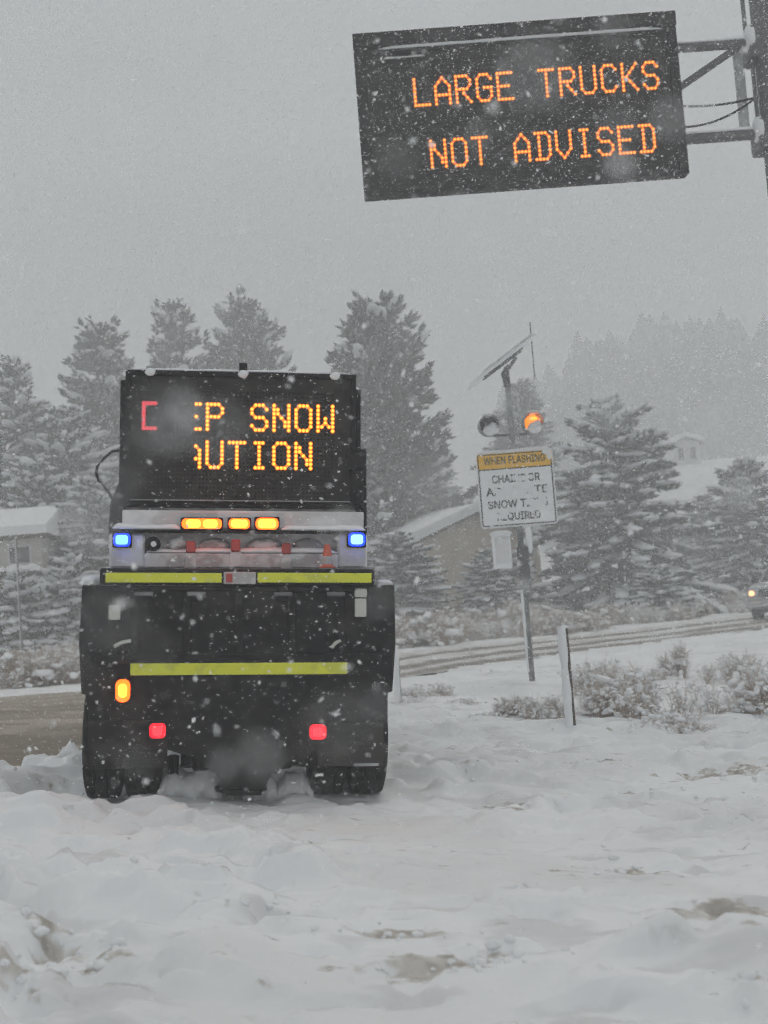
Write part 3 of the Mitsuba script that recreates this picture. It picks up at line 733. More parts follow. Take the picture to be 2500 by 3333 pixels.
def lettering(parent, text, xc, zc, h, y, mat, wmax, bold=True):
    m = meshkit.text_mesh(text, h, .003, bold)
    b = m.bounds
    m.apply_translation([-(b[0][0] + b[1][0]) / 2, -(b[0][1] + b[1][1]) / 2, 0])
    k = wmax / (b[1][0] - b[0][0])
    v = m.vertices
    m.vertices = np.stack([xc + v[:, 0] * k, y - v[:, 2], zc + v[:, 1]], 1)
    if m.volume < 0:
        m.invert()
    part(parent, "lettering", m, mat)
lettering(P_, "WHEN FLASHING", FXC, (hz + FZ1) / 2, .15, FY - .0065, "sign_ink", FW_ * .80)
rows = [("CHAINS OR", .86, .62), ("ADEQUATE", .62, .80), ("SNOW TIRES", .385, .78), ("REQUIRED", .145, .56)]
ph = hz - FZ0
for t_, q, wd in rows:
    lettering(P_, t_, FXC, FZ0 + ph * (q * .9 + .045), .155, FY - .001, "sign_ink", FW_ * wd)
# wet snow stuck to the panel, hiding parts of the words
sn = []
srng = np.random.default_rng(5)
def stick(u_, v_, ru, rv, n):
    for i in range(n):
        x = FX0 + FW_ * (u_ + srng.normal() * ru * .45); z = FZ0 + ph * (v_ + srng.normal() * rv * .4)
        if FX0 + .1 < x < FX1 - .08 and FZ0 + .08 < z < hz - .03:
            sn.append(lump((x, FY - .004, z), (srng.uniform(.04, .10), .014, srng.uniform(.025, .06)), int(srng.integers(999)), ICO1, .3))
stick(.40, .60, .30, .10, 34); stick(.62, .62, .22, .09, 18); stick(.60, .80, .14, .07, 10); stick(.74, .40, .14, .08, 14); stick(.30, .20, .12, .06, 8); stick(.5, .51, .5, .015, 12); stick(.5, .27, .5, .02, 10); stick(.80, .40, .12, .08, 14)
part(P_, "stuck_snow", cat(sn), "snow", "wet snow stuck over parts of the words", smooth=True)
part(P_, "snow_cap", snow_strip((FX0 + .05, FY + .01, FZ1), (FX1 - .03, FY + .01, FZ1), .06, .05, 8), "snow", smooth=True)
part(P_, "stuck_snow", cat([lump((FX1 - .12, FY - .006, FZ1 - .06), (.09, .02, .05), 8), lump((FX1 - .07, FY - .006, FZ1 - .15), (.05, .015, .07), 9)]), "snow", smooth=True)
# beacons on a cross bar
bl, br = (2.39, 26, 5.141), (3.283, 26, 5.124)
part(FS, "cross_bar", tube([(bl[0], FY + .1, bl[2] - .19), (br[0], FY + .1, br[2] - .2)], .028), "galvanised_dark", smooth=40)
for (bx_, _, bz_), lit in ((bl, False), (br, True)):
    R_ = .17
    B_ = part(FS, "beacon", cat([disc_cyl((bx_, FY + .07, bz_), (0, 1, 0), R_ + .045, .22, 28, .2), tube([(bx_, FY + .1, bz_ - .14), (bx_, FY + .1, bz_ - .21)], .03)]), "galvanised", "right beacon, lit amber" if lit else "left beacon, unlit", smooth=40)
    cap = trimesh.creation.icosphere(subdivisions=3)
    v = cap.vertices; keep = v[cap.faces].mean(1)[:, 1] < .02
    dome = trimesh.Trimesh(v * np.array([R_, .07, R_]) + np.array([bx_, FY - .045, bz_]), cap.faces[keep], process=True)
    if lit:
        part(B_, "lens", dome, "amber_lens", "glowing amber lens", smooth=True, emit=(.42, .095, .003))
        v2 = trimesh.creation.icosphere(subdivisions=2).vertices
        part(B_, "bulb", lump((bx_ + .01, FY - .10, bz_ + .085), (.075, .03, .04), 3, ICO2, .2), "led_off", emit=(1.3, .25, .03), smooth=True)
    else:
        part(B_, "lens", dome, "lens_dark", "dark unlit lens", smooth=True)
    # tunnel visor: an open half tube over the lens
    th = np.radians(np.linspace(-20, 200, 24))
    V = [(bx_ + r_ * math.cos(a), y, bz_ + r_ * math.sin(a)) for r_ in (R_ + .035, R_ + .02) for y in (FY - .28, FY - .03) for a in th]
    n_ = 24; f = []
    def strip(o0, o1, flip):
        for j in range(n_ - 1):
            q = [(o0 + j, o0 + j + 1, o1 + j + 1), (o0 + j, o1 + j + 1, o1 + j)]
            f.extend([t_[::-1] for t_ in q] if flip else q)
    strip(0, n_, False); strip(2 * n_, 3 * n_, True); strip(0, 2 * n_, True); strip(n_, 3 * n_, False)
    part(B_, "visor", trimesh.Trimesh(V, f, process=False), "galvanised", smooth=35)
    part(B_, "stuck_snow", cat([lump((bx_ + .03, FY - .12, bz_ - .10), (.155, .07, .115), 3 + lit, ICO2, .22), lump((bx_ + .08, FY - .12, bz_ - .05), (.10, .06, .09), 5, ICO2, .2)]), "snow", "snow packed against the lower half of the lens", smooth=True)
    part(B_, "snow_cap", lump((bx_ + .02, FY - .10, bz_ + R_ + .035), (.15, .16, .035), 7, ICO2, .2), "snow", smooth=True)
# solar panel, tilted, with its bracket
s0, s1 = np.array([2.082, 26, 5.985]), np.array([3.462, 26, 6.885])
dv = s1 - s0; L_ = float(np.hypot(dv[0], dv[2])); an = math.atan2(dv[2], dv[0])
def tilt(m):
    m = m.copy()
    m.apply_transform(trimesh.transformations.rotation_matrix(-an, (0, 1, 0)))
    m.apply_translation([(s0[0] + s1[0]) / 2, FY + .1, (s0[2] + s1[2]) / 2])
    return m
SP = part(FS, "solar_panel", tilt(box(-L_ / 2, L_ / 2, -.025, .025, -.42, .42, .006)), "sign_white", "tilted solar panel covered with snow")
part(SP, "cell_sheet", tilt(box(-L_ / 2 + .03, L_ / 2 - .03, .026, .029, -.39, .39, .001)), "solar_glass")
part(SP, "snow_cap", tilt(snow_strip((-L_ / 2 + .3, 0, .03), (L_ / 2 - .02, 0, .03), .84, .085, 5, 30)), "snow", smooth=True)
part(SP, "panel_rail", tilt(cat([box(-.5, .5, -.055, -.027, -.2, -.16, .004), box(-.5, .5, -.055, -.027, .16, .2, .004)])), "galvanised_dark")
part(FS, "panel_bracket", hull([(x, y, z) for y in (FY + .03, FY + .17) for x, z in ((FXC - .11, zt_ - .12), (FXC + .06, zt_ - .42), (FXC - .07, zt_ - .42), (FXC + .03, zt_ + .05))]), "post_steel")
part(FS, "panel_strut", tube([(FXC, FY + .1, zt_ - .1), (FXC + .22, FY + .1, zt_ + .18)], .035), "post_steel", smooth=40)
t0, t1 = (3.421, 26, 7.226), (3.392, 26, 6.051)
part(FS, "antenna", tube([(t0[0], FY + .1, t0[2]), (t0[0], FY + .1, t1[2])], .012, 6), "post_steel", smooth=True)
# control boxes under the panel
k0, k1 = (2.278, 26, 2.919), (2.638, 26, 2.234)
KB = part(FS, "control_box", box(k0[0], k1[0], k1[2], k0[2], FY - .06, FY + .16, .02), "sign_white", "pale control box left of the pole")
part(KB, "door", box(k0[0] + .04, k1[0] - .04, k1[2] + .1, k0[2] - .05, FY - .075, FY - .061, .006), "white_paint")
part(KB, "snow_cap", lump(((k0[0] + k1[0]) / 2, FY + .02, k0[2] + .02), (.24, .14, .07), 2), "snow", smooth=True)
part(FS, "conduit", tube([(FXC + .19, FY + .09, FZ0 - .02), (FXC + .19, FY + .09, FZ0 - .62)], .07, 10), "galvanised", smooth=40)
part(FS, "snow_crust", tube([(FXC + .16, FY + .02, FZ0 - .02 - .09 * i) for i in range(7)], [.05, .075, .06, .08, .06, .07, .03], 8), "snow", smooth=True)
part(FS, "junction_box", box(FXC - .10, FXC + .13, FZ0 - 1.28, FZ0 - .42, FY - .05, FY + .03, .015), "post_steel", "dark narrow box on the pole")

# ------------------------------------------------------------------ roadside posts
def marker(name, label, x, y, ztop, w, mat, lean=0.0, crust=0.5, catg="post", reflector=False):
    z0 = gz_at(x, y) - .25
    k = thing(name, label, catg)
    part(k, "post", box(x - w / 2, x + w / 2, z0, ztop, y - .02, y + .03, .006), mat)
    if crust > 0:
        n = 14
        zz = np.linspace(z0 + .2, ztop, n)
        part(k, "snow_crust", cat([tube([(x - w * .5 + w * .25 * crust, y - .022, z) for z in zz], [w * crust * (.36 + .3 * meshkit.noise(np.array([z * 6, x, 0]))) for z in zz], 8), lump((x, y, ztop), (w * .6, .04, .03), 3, ICO1)]), "snow", smooth=True)
    return k
q = 2.358, 17.24, 1.195
marker("marker_post", "roadside marker post with snow plastered on its left side, by the large bush", q[0], q[1], q[2], .115, "wood_dark", crust=1.0)
q = 0.137, 22.1, 0.951
marker("marker_post", "snow-plastered white marker post close to the truck's right side", q[0], q[1], q[2], .10, "galvanised", crust=1.3)
q = -14.833, 52.817, 5.601
marker("pole", "tall thin dark pole on the snow bank at the left edge", q[0], q[1], q[2], .085, "post_steel", crust=.35, catg="pole")
q = -13.577, 50.105, 1.367
marker("pole", "short thin pole beside the tall pole on the left bank", q[0], q[1], q[2], .07, "post_steel", crust=.4, catg="pole")

# ------------------------------------------------------------------ conifers
def frames(d):
    """Orthonormal frames with the first axis along d (n, 3), the third as upright as can be."""
    d = d / np.linalg.norm(d, axis=1, keepdims=True)
    s_ = np.cross([0, 0, 1.0], d); s_ /= np.linalg.norm(s_, axis=1, keepdims=True) + 1e-9
    return np.stack([d, s_, np.cross(d, s_)], 1)

def scatter_mesh(tv, tf, pos, frm, size):
    """Copies of one small template under the given frames and sizes (n, 3), as one mesh."""
    n, k = len(pos), len(tv)
    v = np.einsum("nij,nki->nkj", frm, tv[None] * size[:, None, :]) + pos[:, None]
    return v.reshape(-1, 3), (tf[None] + (np.arange(n) * k)[:, None, None]).reshape(-1, 3)

SPIN_V = np.array([(0, 0, 0), (.45, .5, 0), (.45, 0, .5), (.45, -.5, 0), (.45, 0, -.5), (1, 0, 0)], float)
SPIN_F = np.array([(0, 2, 1), (0, 3, 2), (0, 4, 3), (0, 1, 4), (5, 1, 2), (5, 2, 3), (5, 3, 4), (5, 4, 1)])

def conifer(seed, Hh, R, clump=1.0, droop=.35, up=.15, snow=1.0, gap=.6, bare=.05, round_=0.75):
    """(trunk, branches, crown, snow) meshes of a snowy conifer of height Hh and crown radius R, its foot at the origin:
    separate boughs, each a flattened spray of needle sprigs, with snow lying on its outer part."""
    g = np.random.default_rng(seed)
    trunk = tube([(0.06 * math.sin(z * .8 + seed), .06 * math.cos(z * .6), z) for z in np.linspace(-.6, Hh * .97, 10)], np.linspace(.02 * Hh * .75, .012, 10), 8)
    pos, dirs, size, spos, sdir, ssize, limbs = [], [], [], [], [], [], []
    z = Hh * bare
    lobe = g.uniform(.75, 1.2, 8)
    while z < Hh * .985:
        t = z / Hh
        Rz = R * (1 - t) ** round_ * min(1, .55 + t * 3.2) + .15
        nb = int(6 + 3 * (1 - t) + g.integers(0, 2))
        a0 = g.uniform(0, 6.28)
        for b in range(nb):
            az = a0 + b * 2 * math.pi / nb + g.normal() * .25
            L = Rz * g.choice([1.0, 1.08, .9, .72, 1.2]) * g.uniform(.8, 1.1) * (.6 + .4 * lobe[int(az / 6.284 * 8 + t * 5) % 8])
            dh = np.array([math.cos(az), math.sin(az), 0])
            side_ = np.cross([0, 0, 1.0], dh)
            zz = z + g.normal() * .16
            dr_, up_ = droop * g.uniform(.6, 1.3) * (1 - .55 * t), (up + .6 * t * t) * g.uniform(.6, 1.3)
            ss = np.linspace(.15, 1, max(3, int(L / .26)))
            pts = dh * (L * ss)[:, None] + np.array([0, 0, 1.0]) * (zz + L * (up_ * ss - dr_ * ss ** 2 + .12 * ss ** 4))[:, None]
            tan = np.gradient(pts, axis=0)
            tan /= np.linalg.norm(tan, axis=1, keepdims=True) + 1e-9
            limbs.append((pts[[0, len(pts) // 2, -1]], .018 + .012 * L))
            big = .55 + .45 * min(1, L / 1.8)
            for i in range(len(ss)):
                wid = L * .30 * math.sin(min(1, ss[i] * 1.2 + .12) * math.pi * .84) + .10
                for q in range(9):
                    o = g.uniform(-1, 1)
                    p = pts[i] + side_ * wid * o * .8 + np.array([0, 0, g.normal() * .07 - .12 * abs(o)])
                    d = tan[i] * .8 + side_ * (o * .75 + g.normal() * .25) + np.array([0, 0, g.normal() * .25 + .08])
                    pos.append(p); dirs.append(d)
                    l_ = g.uniform(.26, .50) * clump * big
                    size.append((l_, l_ * g.uniform(.26, .46), l_ * g.uniform(.24, .40)))
                for _ in range(int(ss[i] > .32 and g.random() < .50 * snow)):
                    o = g.uniform(-.5, .5) * wid
                    spos.append(pts[i] + side_ * o + np.array([0, 0, .13 * clump * big])); sdir.append(tan[i] + side_ * g.normal() * .2)
                    q = g.uniform(.22, .52) * big
                    ssize.append((q * g.uniform(1.0, 1.6), q * g.uniform(.5, .8), q * g.uniform(.24, .36)))
        z += gap * g.uniform(.7, 1.15) * (1.0 - .45 * t)
    for i in range(9):      # the leader at the top
        pos.append((0, 0, Hh * (.95 + .005 * i))); dirs.append((g.normal() * .35, g.normal() * .35, 1.0)); size.append((.30 * clump, .11, .11))
    v, f = scatter_mesh(SPIN_V, SPIN_F, np.array(pos), frames(np.array(dirs)), np.array(size))
    crown = trimesh.Trimesh(v, f, process=False)
    lv = ICO1.vertices * (1 + .7 * (meshkit.fbm(ICO1.vertices * 1.9 + seed, 2, seed)[:, None] - .5))
    v, f = scatter_mesh(lv, ICO1.faces, np.array(spos), frames(np.array(sdir)), np.array(ssize))
    return trunk, cat([tube(p, [r_, r_ * .6, .008], 4, False) for p, r_ in limbs]), crown, trimesh.Trimesh(v, f, process=False)

KINDS = {}
def kind_of(k, needles, *a, **kw):
    trunk, limbs, crown, sn_ = conifer(*a, **kw)
    KINDS[k] = (a[1], a[2], [("trunk", mikit.ply(trunk, "bark", smooth=True)), ("branches", mikit.ply(limbs, "bark", smooth=True)), ("crown", mikit.ply(crown, needles)), ("snow", mikit.ply(sn_, "tree_snow", smooth=True))])
kind_of("spruce", "needles", 11, 14.0, 3.5, droop=.42, up=.14, snow=1.0)
kind_of("broad", "needles", 12, 10.6, 4.3, droop=.55, up=.16, snow=1.55, gap=.52, bare=.02, round_=.78)
kind_of("pine", "needles_grey", 13, 16.0, 3.9, clump=1.3, droop=.25, up=.28, snow=.40, gap=.78, bare=.06, round_=.55)
kind_of("tall", "needles_grey", 14, 15.0, 3.0, clump=1.15, droop=.32, up=.22, snow=.6, gap=.62, round_=.68)
kind_of("laden", "needles", 16, 12.0, 3.9, droop=.58, up=.12, snow=1.7, gap=.58, bare=.02, round_=.7)
kind_of("young", "needles", 15, 5.0, 2.2, clump=.8, droop=.5, up=.15, snow=1.5, gap=.36, bare=.01, round_=.7)

def tree(kind, label, top, R, rot, group=None, name="conifer_tree"):
    x, y, zt = top
    z0 = gz_at(x, y) - .15
    Hh, R0, ps = KINDS[kind]
    h = zt - z0
    k = thing(name, label, "tree", group)
    m = T4().translate([x, y, z0]).rotate([0, 0, 1], rot).scale([R / R0, R / R0, h / Hh])
    for n_, d in ps:
        scene[f"{k}__{n_}"] = {**d, "to_world": m}
        if n_ != "trunk":
            labels[f"{k}__{n_}"] = {"kind": "stuff"}
    return k
tree("pine", "large grey-green conifer rising behind the right edge of the truck's message board", (0.733, 84, 21.686), 5.7, 20)
tree("broad", "broad snow-laden spruce to the right of the flashing sign", (13.326, 72, 12.288), 6.0, 75)
tree("pine", "bushy-topped conifer rising directly above the middle of the truck's board", (-10.545, 112, 29.233), 5.6, 130)
tree("tall", "narrow spruce top above the left half of the truck's board", (-16.161, 110, 29.177), 5.4, 40)
tree("tall", "tall conifer with tiered top left of the truck's board", (-20.258, 98, 24.929), 5.6, 200)
tree("spruce", "dark spruce cut by the left edge of the picture, over the house", (-24.34, 88, 20.496), 5.0, 310)
tree("laden", "snowy spruce filling the gap left of the board, below the tiered tree", (-20.048, 84, 16.166), 5.6, 15)
tree("laden", "smaller snow-covered spruce just left of the truck's board posts", (-14.821, 70, 10.047), 4.6, 95)
tree("laden", "snow-covered spruce behind the roof end of the left house", (-20.03, 76, 11.98), 4.6, 190)
tree("tall", "hazy conifer behind the two beacons of the flashing sign", (14.832, 125, 22.48), 4.8, 260)
tree("broad", "snowy spruce at the right edge above the oncoming pickup", (24.858, 86, 9.559), 5.4, 300)
tree("spruce", "small snowy spruce between the broad spruce and the right edge", (26.707, 105, 8.798), 3.4, 110)
tree("tall", "faint conifer between the big conifer and the flashing sign", (6.648, 150, 18.208), 4.6, 60)
tree("laden", "snow-covered spruce second from the left edge, filling in below the dark spruce", (-23.281, 92, 15.641), 5.8, 250)
tree("laden", "snow-covered spruce standing between the tiered conifer and the board's cable loop", (-19.719, 88, 15.267), 5.4, 350)
tree("spruce", "bushy spruce at the far left edge, lower than the dark spruce", (-22.997, 80, 14.41), 4.6, 170)
tree("laden", "dark bushy spruce standing in front of the tan house's wall", (5.391, 66, 4.15), 2.2, 300)
tree("young", "young spruce tip rising behind the tan house's snowy roof", (6.34, 92, 8.311), 3.0, 10)
tree("laden", "snow-bent spruce beside the right edge of the truck, under the big conifer", (0.91, 66, 5.355), 3.4, 140)
tree("young", "low snow-bent spruce left of the blue lamp", (-15.559, 64, 5.025), 2.8, 230)
tree("young", "low dark spruce under the left house's eave", (-17.386, 62, 4.502), 2.4, 50)
tree("young", "small bushy spruce at the foot of the broad spruce", (13.232, 62, 2.496), 2.0, 330)
tree("young", "bushy young spruce behind the flashing sign's pole", (6.689, 70, 3.894), 2.8, 30)

# the wood on the far hill, fading into the snowfall
fv, ff, off = [], [], 0
g = np.random.default_rng(3)
cone_t = []
for i in range(480):
    y = g.uniform(268, 335); x = y * (.10 + .34 * g.random() ** .8)
    if g.random() < .35: x = y * g.uniform(.16, .30)
    h = g.uniform(13, 26) * (.55 + .45 * float(_S(.10, .2, x / y))); z0 = float(terrain(x, y)) - .5
    n = 7
    for j in range(5):
        t0_, r_ = j / 5.5, (1 - j / 5.6) ** .7 * h * .30
        a = np.arange(n) * 2 * math.pi / n + g.uniform(0, 1)
        rr = r_ * g.uniform(.7, 1.25, n)
        v = np.vstack([np.stack([x + rr * np.cos(a), y + rr * np.sin(a), z0 + h * (.08 + t0_ * .9) + g.normal(size=n) * .3], 1), [(x, y, z0 + h * min(1, .08 + t0_ + .36))], [(x, y, z0 + h * (.12 + t0_ * .9))]])
        f = [(q, (q + 1) % n, n) for q in range(n)] + [((q + 1) % n, q, n + 1) for q in range(n)]
        fv.append(v); ff.append(np.array(f) + off); off += len(v)
part(None, "far_wood", trimesh.Trimesh(np.vstack(fv), np.vstack(ff), process=False), "needles")
labels["far_wood"] = {"label": "far conifer wood on the hillside fading into the snowfall", "category": "wood", "kind": "stuff"}

# ------------------------------------------------------------------ bushes
def bush(seed, w, h, n=170, spread=1.0, snow=90, twig=.006, lump_=1.0):
    """(twigs, snow) meshes of a leafless bush of half width w and height h: forking twigs with small tufts of snow along them."""
    g = np.random.default_rng(seed)
    tw, ends = [], []
    nc = max(5, n // 22)
    cen = np.stack([g.normal(size=nc) * .38 * w, g.normal(size=nc) * .38 * w, 0 * np.arange(nc)], 1)
    for i in range(n):
        c = g.integers(nc)
        a, e = g.uniform(0, 6.283), abs(g.normal()) * .55 * spread
        L = g.uniform(.45, 1.0) * (1 - .35 * np.hypot(*cen[c, :2]) / (w + 1e-6))
        d = np.array([math.cos(a) * math.sin(e), math.sin(a) * math.sin(e), math.cos(e)])
        p0 = cen[c] + np.array([g.normal() * .05 * w, g.normal() * .05 * w, -.05])
        p1 = p0 + d * np.array([w, w, h]) * L * .55 + g.normal(size=3) * .02
        p2 = p0 + (d + np.array([0, 0, -.12])) * np.array([w, w, h]) * L + g.normal(size=3) * .05 * h
        tw.append(tube([p0, p1, p2], [twig, twig * .8, twig * .4], 3, False)); ends += [p1, p2, (p1 + p2) / 2]
        for q in range(4):
            b0 = p1 + (p2 - p1) * g.uniform(-.3, .95)
            b1 = b0 + (d * .6 + g.normal(size=3) * .45) * h * .20
            tw.append(tube([b0, b1], [twig * .6, twig * .3], 3, False)); ends += [b1, (b0 + b1) / 2]
    ends = np.array(ends)
    pick = ends[g.integers(0, len(ends), snow)] + g.normal(size=(snow, 3)) * .012
    pick = pick[pick[:, 2] > .05 * h]
    r_ = .0195 * lump_ * np.exp(g.normal(size=(len(pick), 1)) * .45)
    lv = ICO1.vertices * (1 + .8 * (meshkit.fbm(ICO1.vertices * 1.9 + seed, 2, seed)[:, None] - .5))
    v, f = scatter_mesh(lv, ICO1.faces, pick, frames(g.normal(size=(len(pick), 3)) * np.array([1, 1, .35]) + 1e-3), r_ * np.stack([g.uniform(1, 2.2, len(pick)), g.uniform(.8, 1.2, len(pick)), g.uniform(.5, .9, len(pick))], 1))
    return cat(tw), trimesh.Trimesh(v, f, process=False)

BUSH = {}
def bush_kind(k, mat, *a, **kw):
    t_, s_ = bush(*a, **kw)
    BUSH[k] = [("twigs", mikit.ply(t_, mat, smooth=True)), ("snow", mikit.ply(s_, "snow", smooth=True))]
bush_kind("sage", "twig", 21, .62, .85, n=230, snow=700, spread=1.15)
bush_kind("low", "twig", 22, .8, .45, n=200, snow=520, spread=1.3)
bush_kind("red", "twig_red", 23, .34, .95, n=170, snow=130, spread=.7, twig=.005)
bush_kind("thicket", "twig", 24, .9, 1.0, n=170, snow=210, spread=1.15, twig=.012, lump_=1.5)
bush_kind("thicket2", "twig_red", 25, .95, .9, n=170, snow=170, spread=1.1, twig=.013, lump_=1.5)
def shrub(kind, label, x, y, s, rot, group=None, sz=None):
    k = thing("bush", label, "bush", group)
    m = T4().translate([x, y, gz_at(x, y) - .02]).rotate([0, 0, 1], rot).scale([s, s, sz or s])
    for n_, d in BUSH[kind]:
        scene[f"{k}__{n_}"] = {**d, "to_world": m}
        labels[f"{k}__{n_}"] = {"kind": "stuff"}
shrub("sage", "large snow-tufted sagebrush right of the snow-plastered marker post", 3.498, 18.995, 1.3, 30)
shrub("sage", "sagebrush clump adjoining the large sagebrush on its left", 3.739, 22.893, 1.05, 140)
shrub("low", "low snowy growth at the front foot of the large sagebrush", 3.631, 17.448, .75, 80)
shrub("red", "upright reddish twiggy bush behind the large sagebrush", 5.799, 25.944, 1.0, 0)
shrub("low", "small snowy bush just left of the upright reddish bush", 5.174, 25.747, .6, 45)
shrub("sage", "sagebrush cut by the right edge of the picture", 5.548, 19.743, 1.35, 200)
shrub("sage", "snowy sagebrush behind the one at the right edge", 6.523, 24.457, .95, 320)
shrub("low", "small snowy plant left of the right-edge sagebrush", 4.496, 19.427, .4, 20)
shrub("low", "low snowy bush between truck and flashing sign", 0.647, 22.532, .68, 10)
shrub("low", "small snowy bush right beside the white marker post near the truck", 0.22, 21.417, .4, 150)
shrub("sage", "pale bush in front of the flashing sign's pole", 1.824, 18.804, .55, 60)
shrub("low", "low tan brush left of the pale bush in front of the flashing sign", 1.276, 18.579, .42, 230)
shrub("sage", "tan bush just left of the snow-plastered marker post", 2.158, 18.471, .55, 260)
shrub("low", "low brush in the open snow between truck and flashing sign, in front", 1.13, 21.275, .35, 100)
g = np.random.default_rng(17)
fe_i = np.where((FE[:, 0] > -3) & (FE[:, 0] < 24))[0]
for i in range(85):
    p = FE[g.choice(fe_i)]
    tdir = np.array([.72, .69]); nrm = np.array([-.62, .78])
    q = p + nrm * (1.6 + 9 * g.random() ** 1.4) + tdir * g.normal() * .8
    if q[0] / q[1] > .31 or q[0] / q[1] < .0:
        continue
    s_ = g.uniform(1.1, 2.1)
    shrub(["thicket", "thicket2", "thicket", "sage"][g.integers(4)], "snow-loaded grey bush in the thicket along the far side of the right-hand road", q[0], q[1], s_, g.uniform(0, 360), "bushes along the far side of the road", s_ * g.uniform(.7, 1.0))
for i in range(34):
    y = g.uniform(40, 60); x = y * g.uniform(-.32, -.155)
    s_ = g.uniform(1.0, 1.9)
    shrub(["thicket", "thicket2", "thicket"][g.integers(3)], "snow-loaded bush on the bank left of the truck below the left house", x, y, s_, g.uniform(0, 360), "bushes on the left bank", s_ * g.uniform(.7, .95))

# ------------------------------------------------------------------ houses
def gable_house(name, label, xc, yf, half, depth, z0, eave, ridge, wall, over=.45, windows=(), door=None, snow_t=.55, rot=0.0):
    """A house with its gable wall facing the road (-y), snow on the roof."""
    k = thing(name, label, "house")
    R_ = trimesh.transformations.rotation_matrix(math.radians(rot), (0, 0, 1), (xc - half, yf, 0))
    def part(p_, n_, m, mat):
        m = m.copy(); m.apply_transform(R_)
        return globals()["part"](p_, n_, m, mat)
    part(k, "wall", prism([(xc - half, z0 - 1), (xc + half, z0 - 1), (xc + half, eave), (xc, ridge), (xc - half, eave)], yf, yf + depth), wall)
    for i, sgn in enumerate((-1, 1)):
        sl = (ridge - eave) / half
        e = half + over
        lo = (xc + sgn * e, eave - sl * over)
        poly = [(xc, ridge + .01), lo, (lo[0], lo[1] + .16), (xc, ridge + .17)]
        rf = part(k, "roof", prism(poly, yf - over, yf + depth + over), "wood_dark")
        poly = [(xc, ridge + .172), (lo[0], lo[1] + .162), (lo[0] + sgn * .06, lo[1] + .2), (lo[0] + sgn * .02, lo[1] + .16 + snow_t), (xc, ridge + .17 + snow_t)]
        part(rf, "snow", prism(poly, yf - over - .05, yf + depth + over), "snow")
    for (x0, x1, za, zb_) in windows:
        w_ = part(k, "window", box(x0, x1, za, zb_, yf - .05, yf - .002, .01), "trim_white")
        part(w_, "pane", box(x0 + .09, x1 - .09, za + .09, zb_ - .09, yf - .056, yf - .051, .001), "window_glass")
    if door:
        part(k, "door", box(*door, yf - .04, yf - .002, .01), "wood_dark")
    return k
h0, h1 = (1.745, 74, 4.865), (6.131, 74, 6.609)
zg = gz_at(h1[0], 74)
gable_house("house", "tan gabled house with thick roof snow seen between the truck and the flashing sign", h1[0], 74, h1[0] - h0[0], 9, zg, h0[2] + .15, h1[2], "wall_tan", windows=((h1[0] + .8, h1[0] + 1.8, zg + 1.0, zg + 2.1),), rot=26)
h2 = -16.989, 66, 6.543
# left house: long eave side towards the road
k = thing("house", "pale low house with snow-covered eave at the left edge", "house")
zg = gz_at(h2[0] - 3, 66)
xr, ez = h2[0], h2[2]
part(k, "wall", box(xr - 9, xr - .35, zg - 1, ez - .02, 66.4, 72, .02), "wall_pale")
part(k, "roof", hull([(x, y, z) for x in (xr - 9.6, xr) for (y, z) in ((65.8, ez), (65.8, ez + .15), (69.2, ez + 1.25), (72.6, ez + .15), (72.6, ez))]), "wood_dark")
part(k, "snow", hull([(x, y, z) for x in (xr - 9.7, xr + .12) for (y, z) in ((65.7, ez + .16), (65.66, ez + .62), (69.2, ez + 1.85), (72.7, ez + .6), (72.7, ez + .16))]), "snow", "thick snow on the roof")
for x0, x1 in ((xr - 2.1, xr - .9), (xr - 4.6, xr - 3.2)):
    w_ = part(k, "window", box(x0, x1, ez - 1.35, ez - .35, 66.33, 66.398, .01), "trim_white")
    part(w_, "pane", box(x0 + .09, x1 - .09, ez - 1.26, ez - .44, 66.324, 66.329, .001), "window_glass")
part(k, "porch_roof", box(xr - 6.0, xr - .2, ez - 1.95, ez - 1.8, 64.6, 66.39, .02), "wood_dark")
part(k, "snow", cat([snow_strip((xr - 6.0, 65.5, ez - 1.8), (xr - .15, 65.5, ez - 1.8), 1.7, .38, 3, 40)]), "snow", "snow on the porch roof", smooth=True)
for x in (xr - 5.8, xr - 3.0, xr - .4):
    part(k, "porch_post", box(x - .07, x + .07, zg - .5, ez - 1.96, 64.75, 64.9, .01), "trim_white")
h3 = 36.472, 150, 16.255
zg = gz_at(h3[0], 150)
gable_house("cabin", "tiny hazy cabin on the snowy hill above the broad spruce", h3[0] + .2, 150, 1.6, 4, zg, zg + 2.5, zg + 3.1, "trim_white", windows=((h3[0] - .9, h3[0] - .1, zg + .5, zg + 2.1), (h3[0] + .5, h3[0] + 1.3, zg + .5, zg + 2.1)))
labels["cabin"]["category"] = "cabin"

# ------------------------------------------------------------------ oncoming pickup at the right edge
cpos = 14.902, 52, 1.205
CH = np.array([-.52, -.854, 0]); CR = np.array([CH[1], -CH[0], 0])      # heading; the car's right-hand side as the camera's left
CR = np.array([-.854, .52, 0])
CZ = gz_at(cpos[0] + .6, 53.5) + .02
C0 = np.array([cpos[0] - .12, 52.0, 0]) - CR * .90
MC = np.eye(4); MC[:3, 0], MC[:3, 1], MC[:3, 2] = -CR * 1.22, -CH * 1.22, (0, 0, 1.22)
CZ = min(CZ, float(terrain(cpos[0], 52.0)) - .05)
MC[:3, 3] = (C0[0], C0[1], CZ)
CARK = thing("pickup", "silver pickup coming along the far road with an orange-tinted headlight, cut by the right edge", "pickup truck")
def carp(n_, m, mat, label=None, smooth=False, emit=None, parent=None):
    m = m.copy(); m.apply_transform(MC)
    return part(parent or CARK, n_, m, mat, label, smooth, emit)
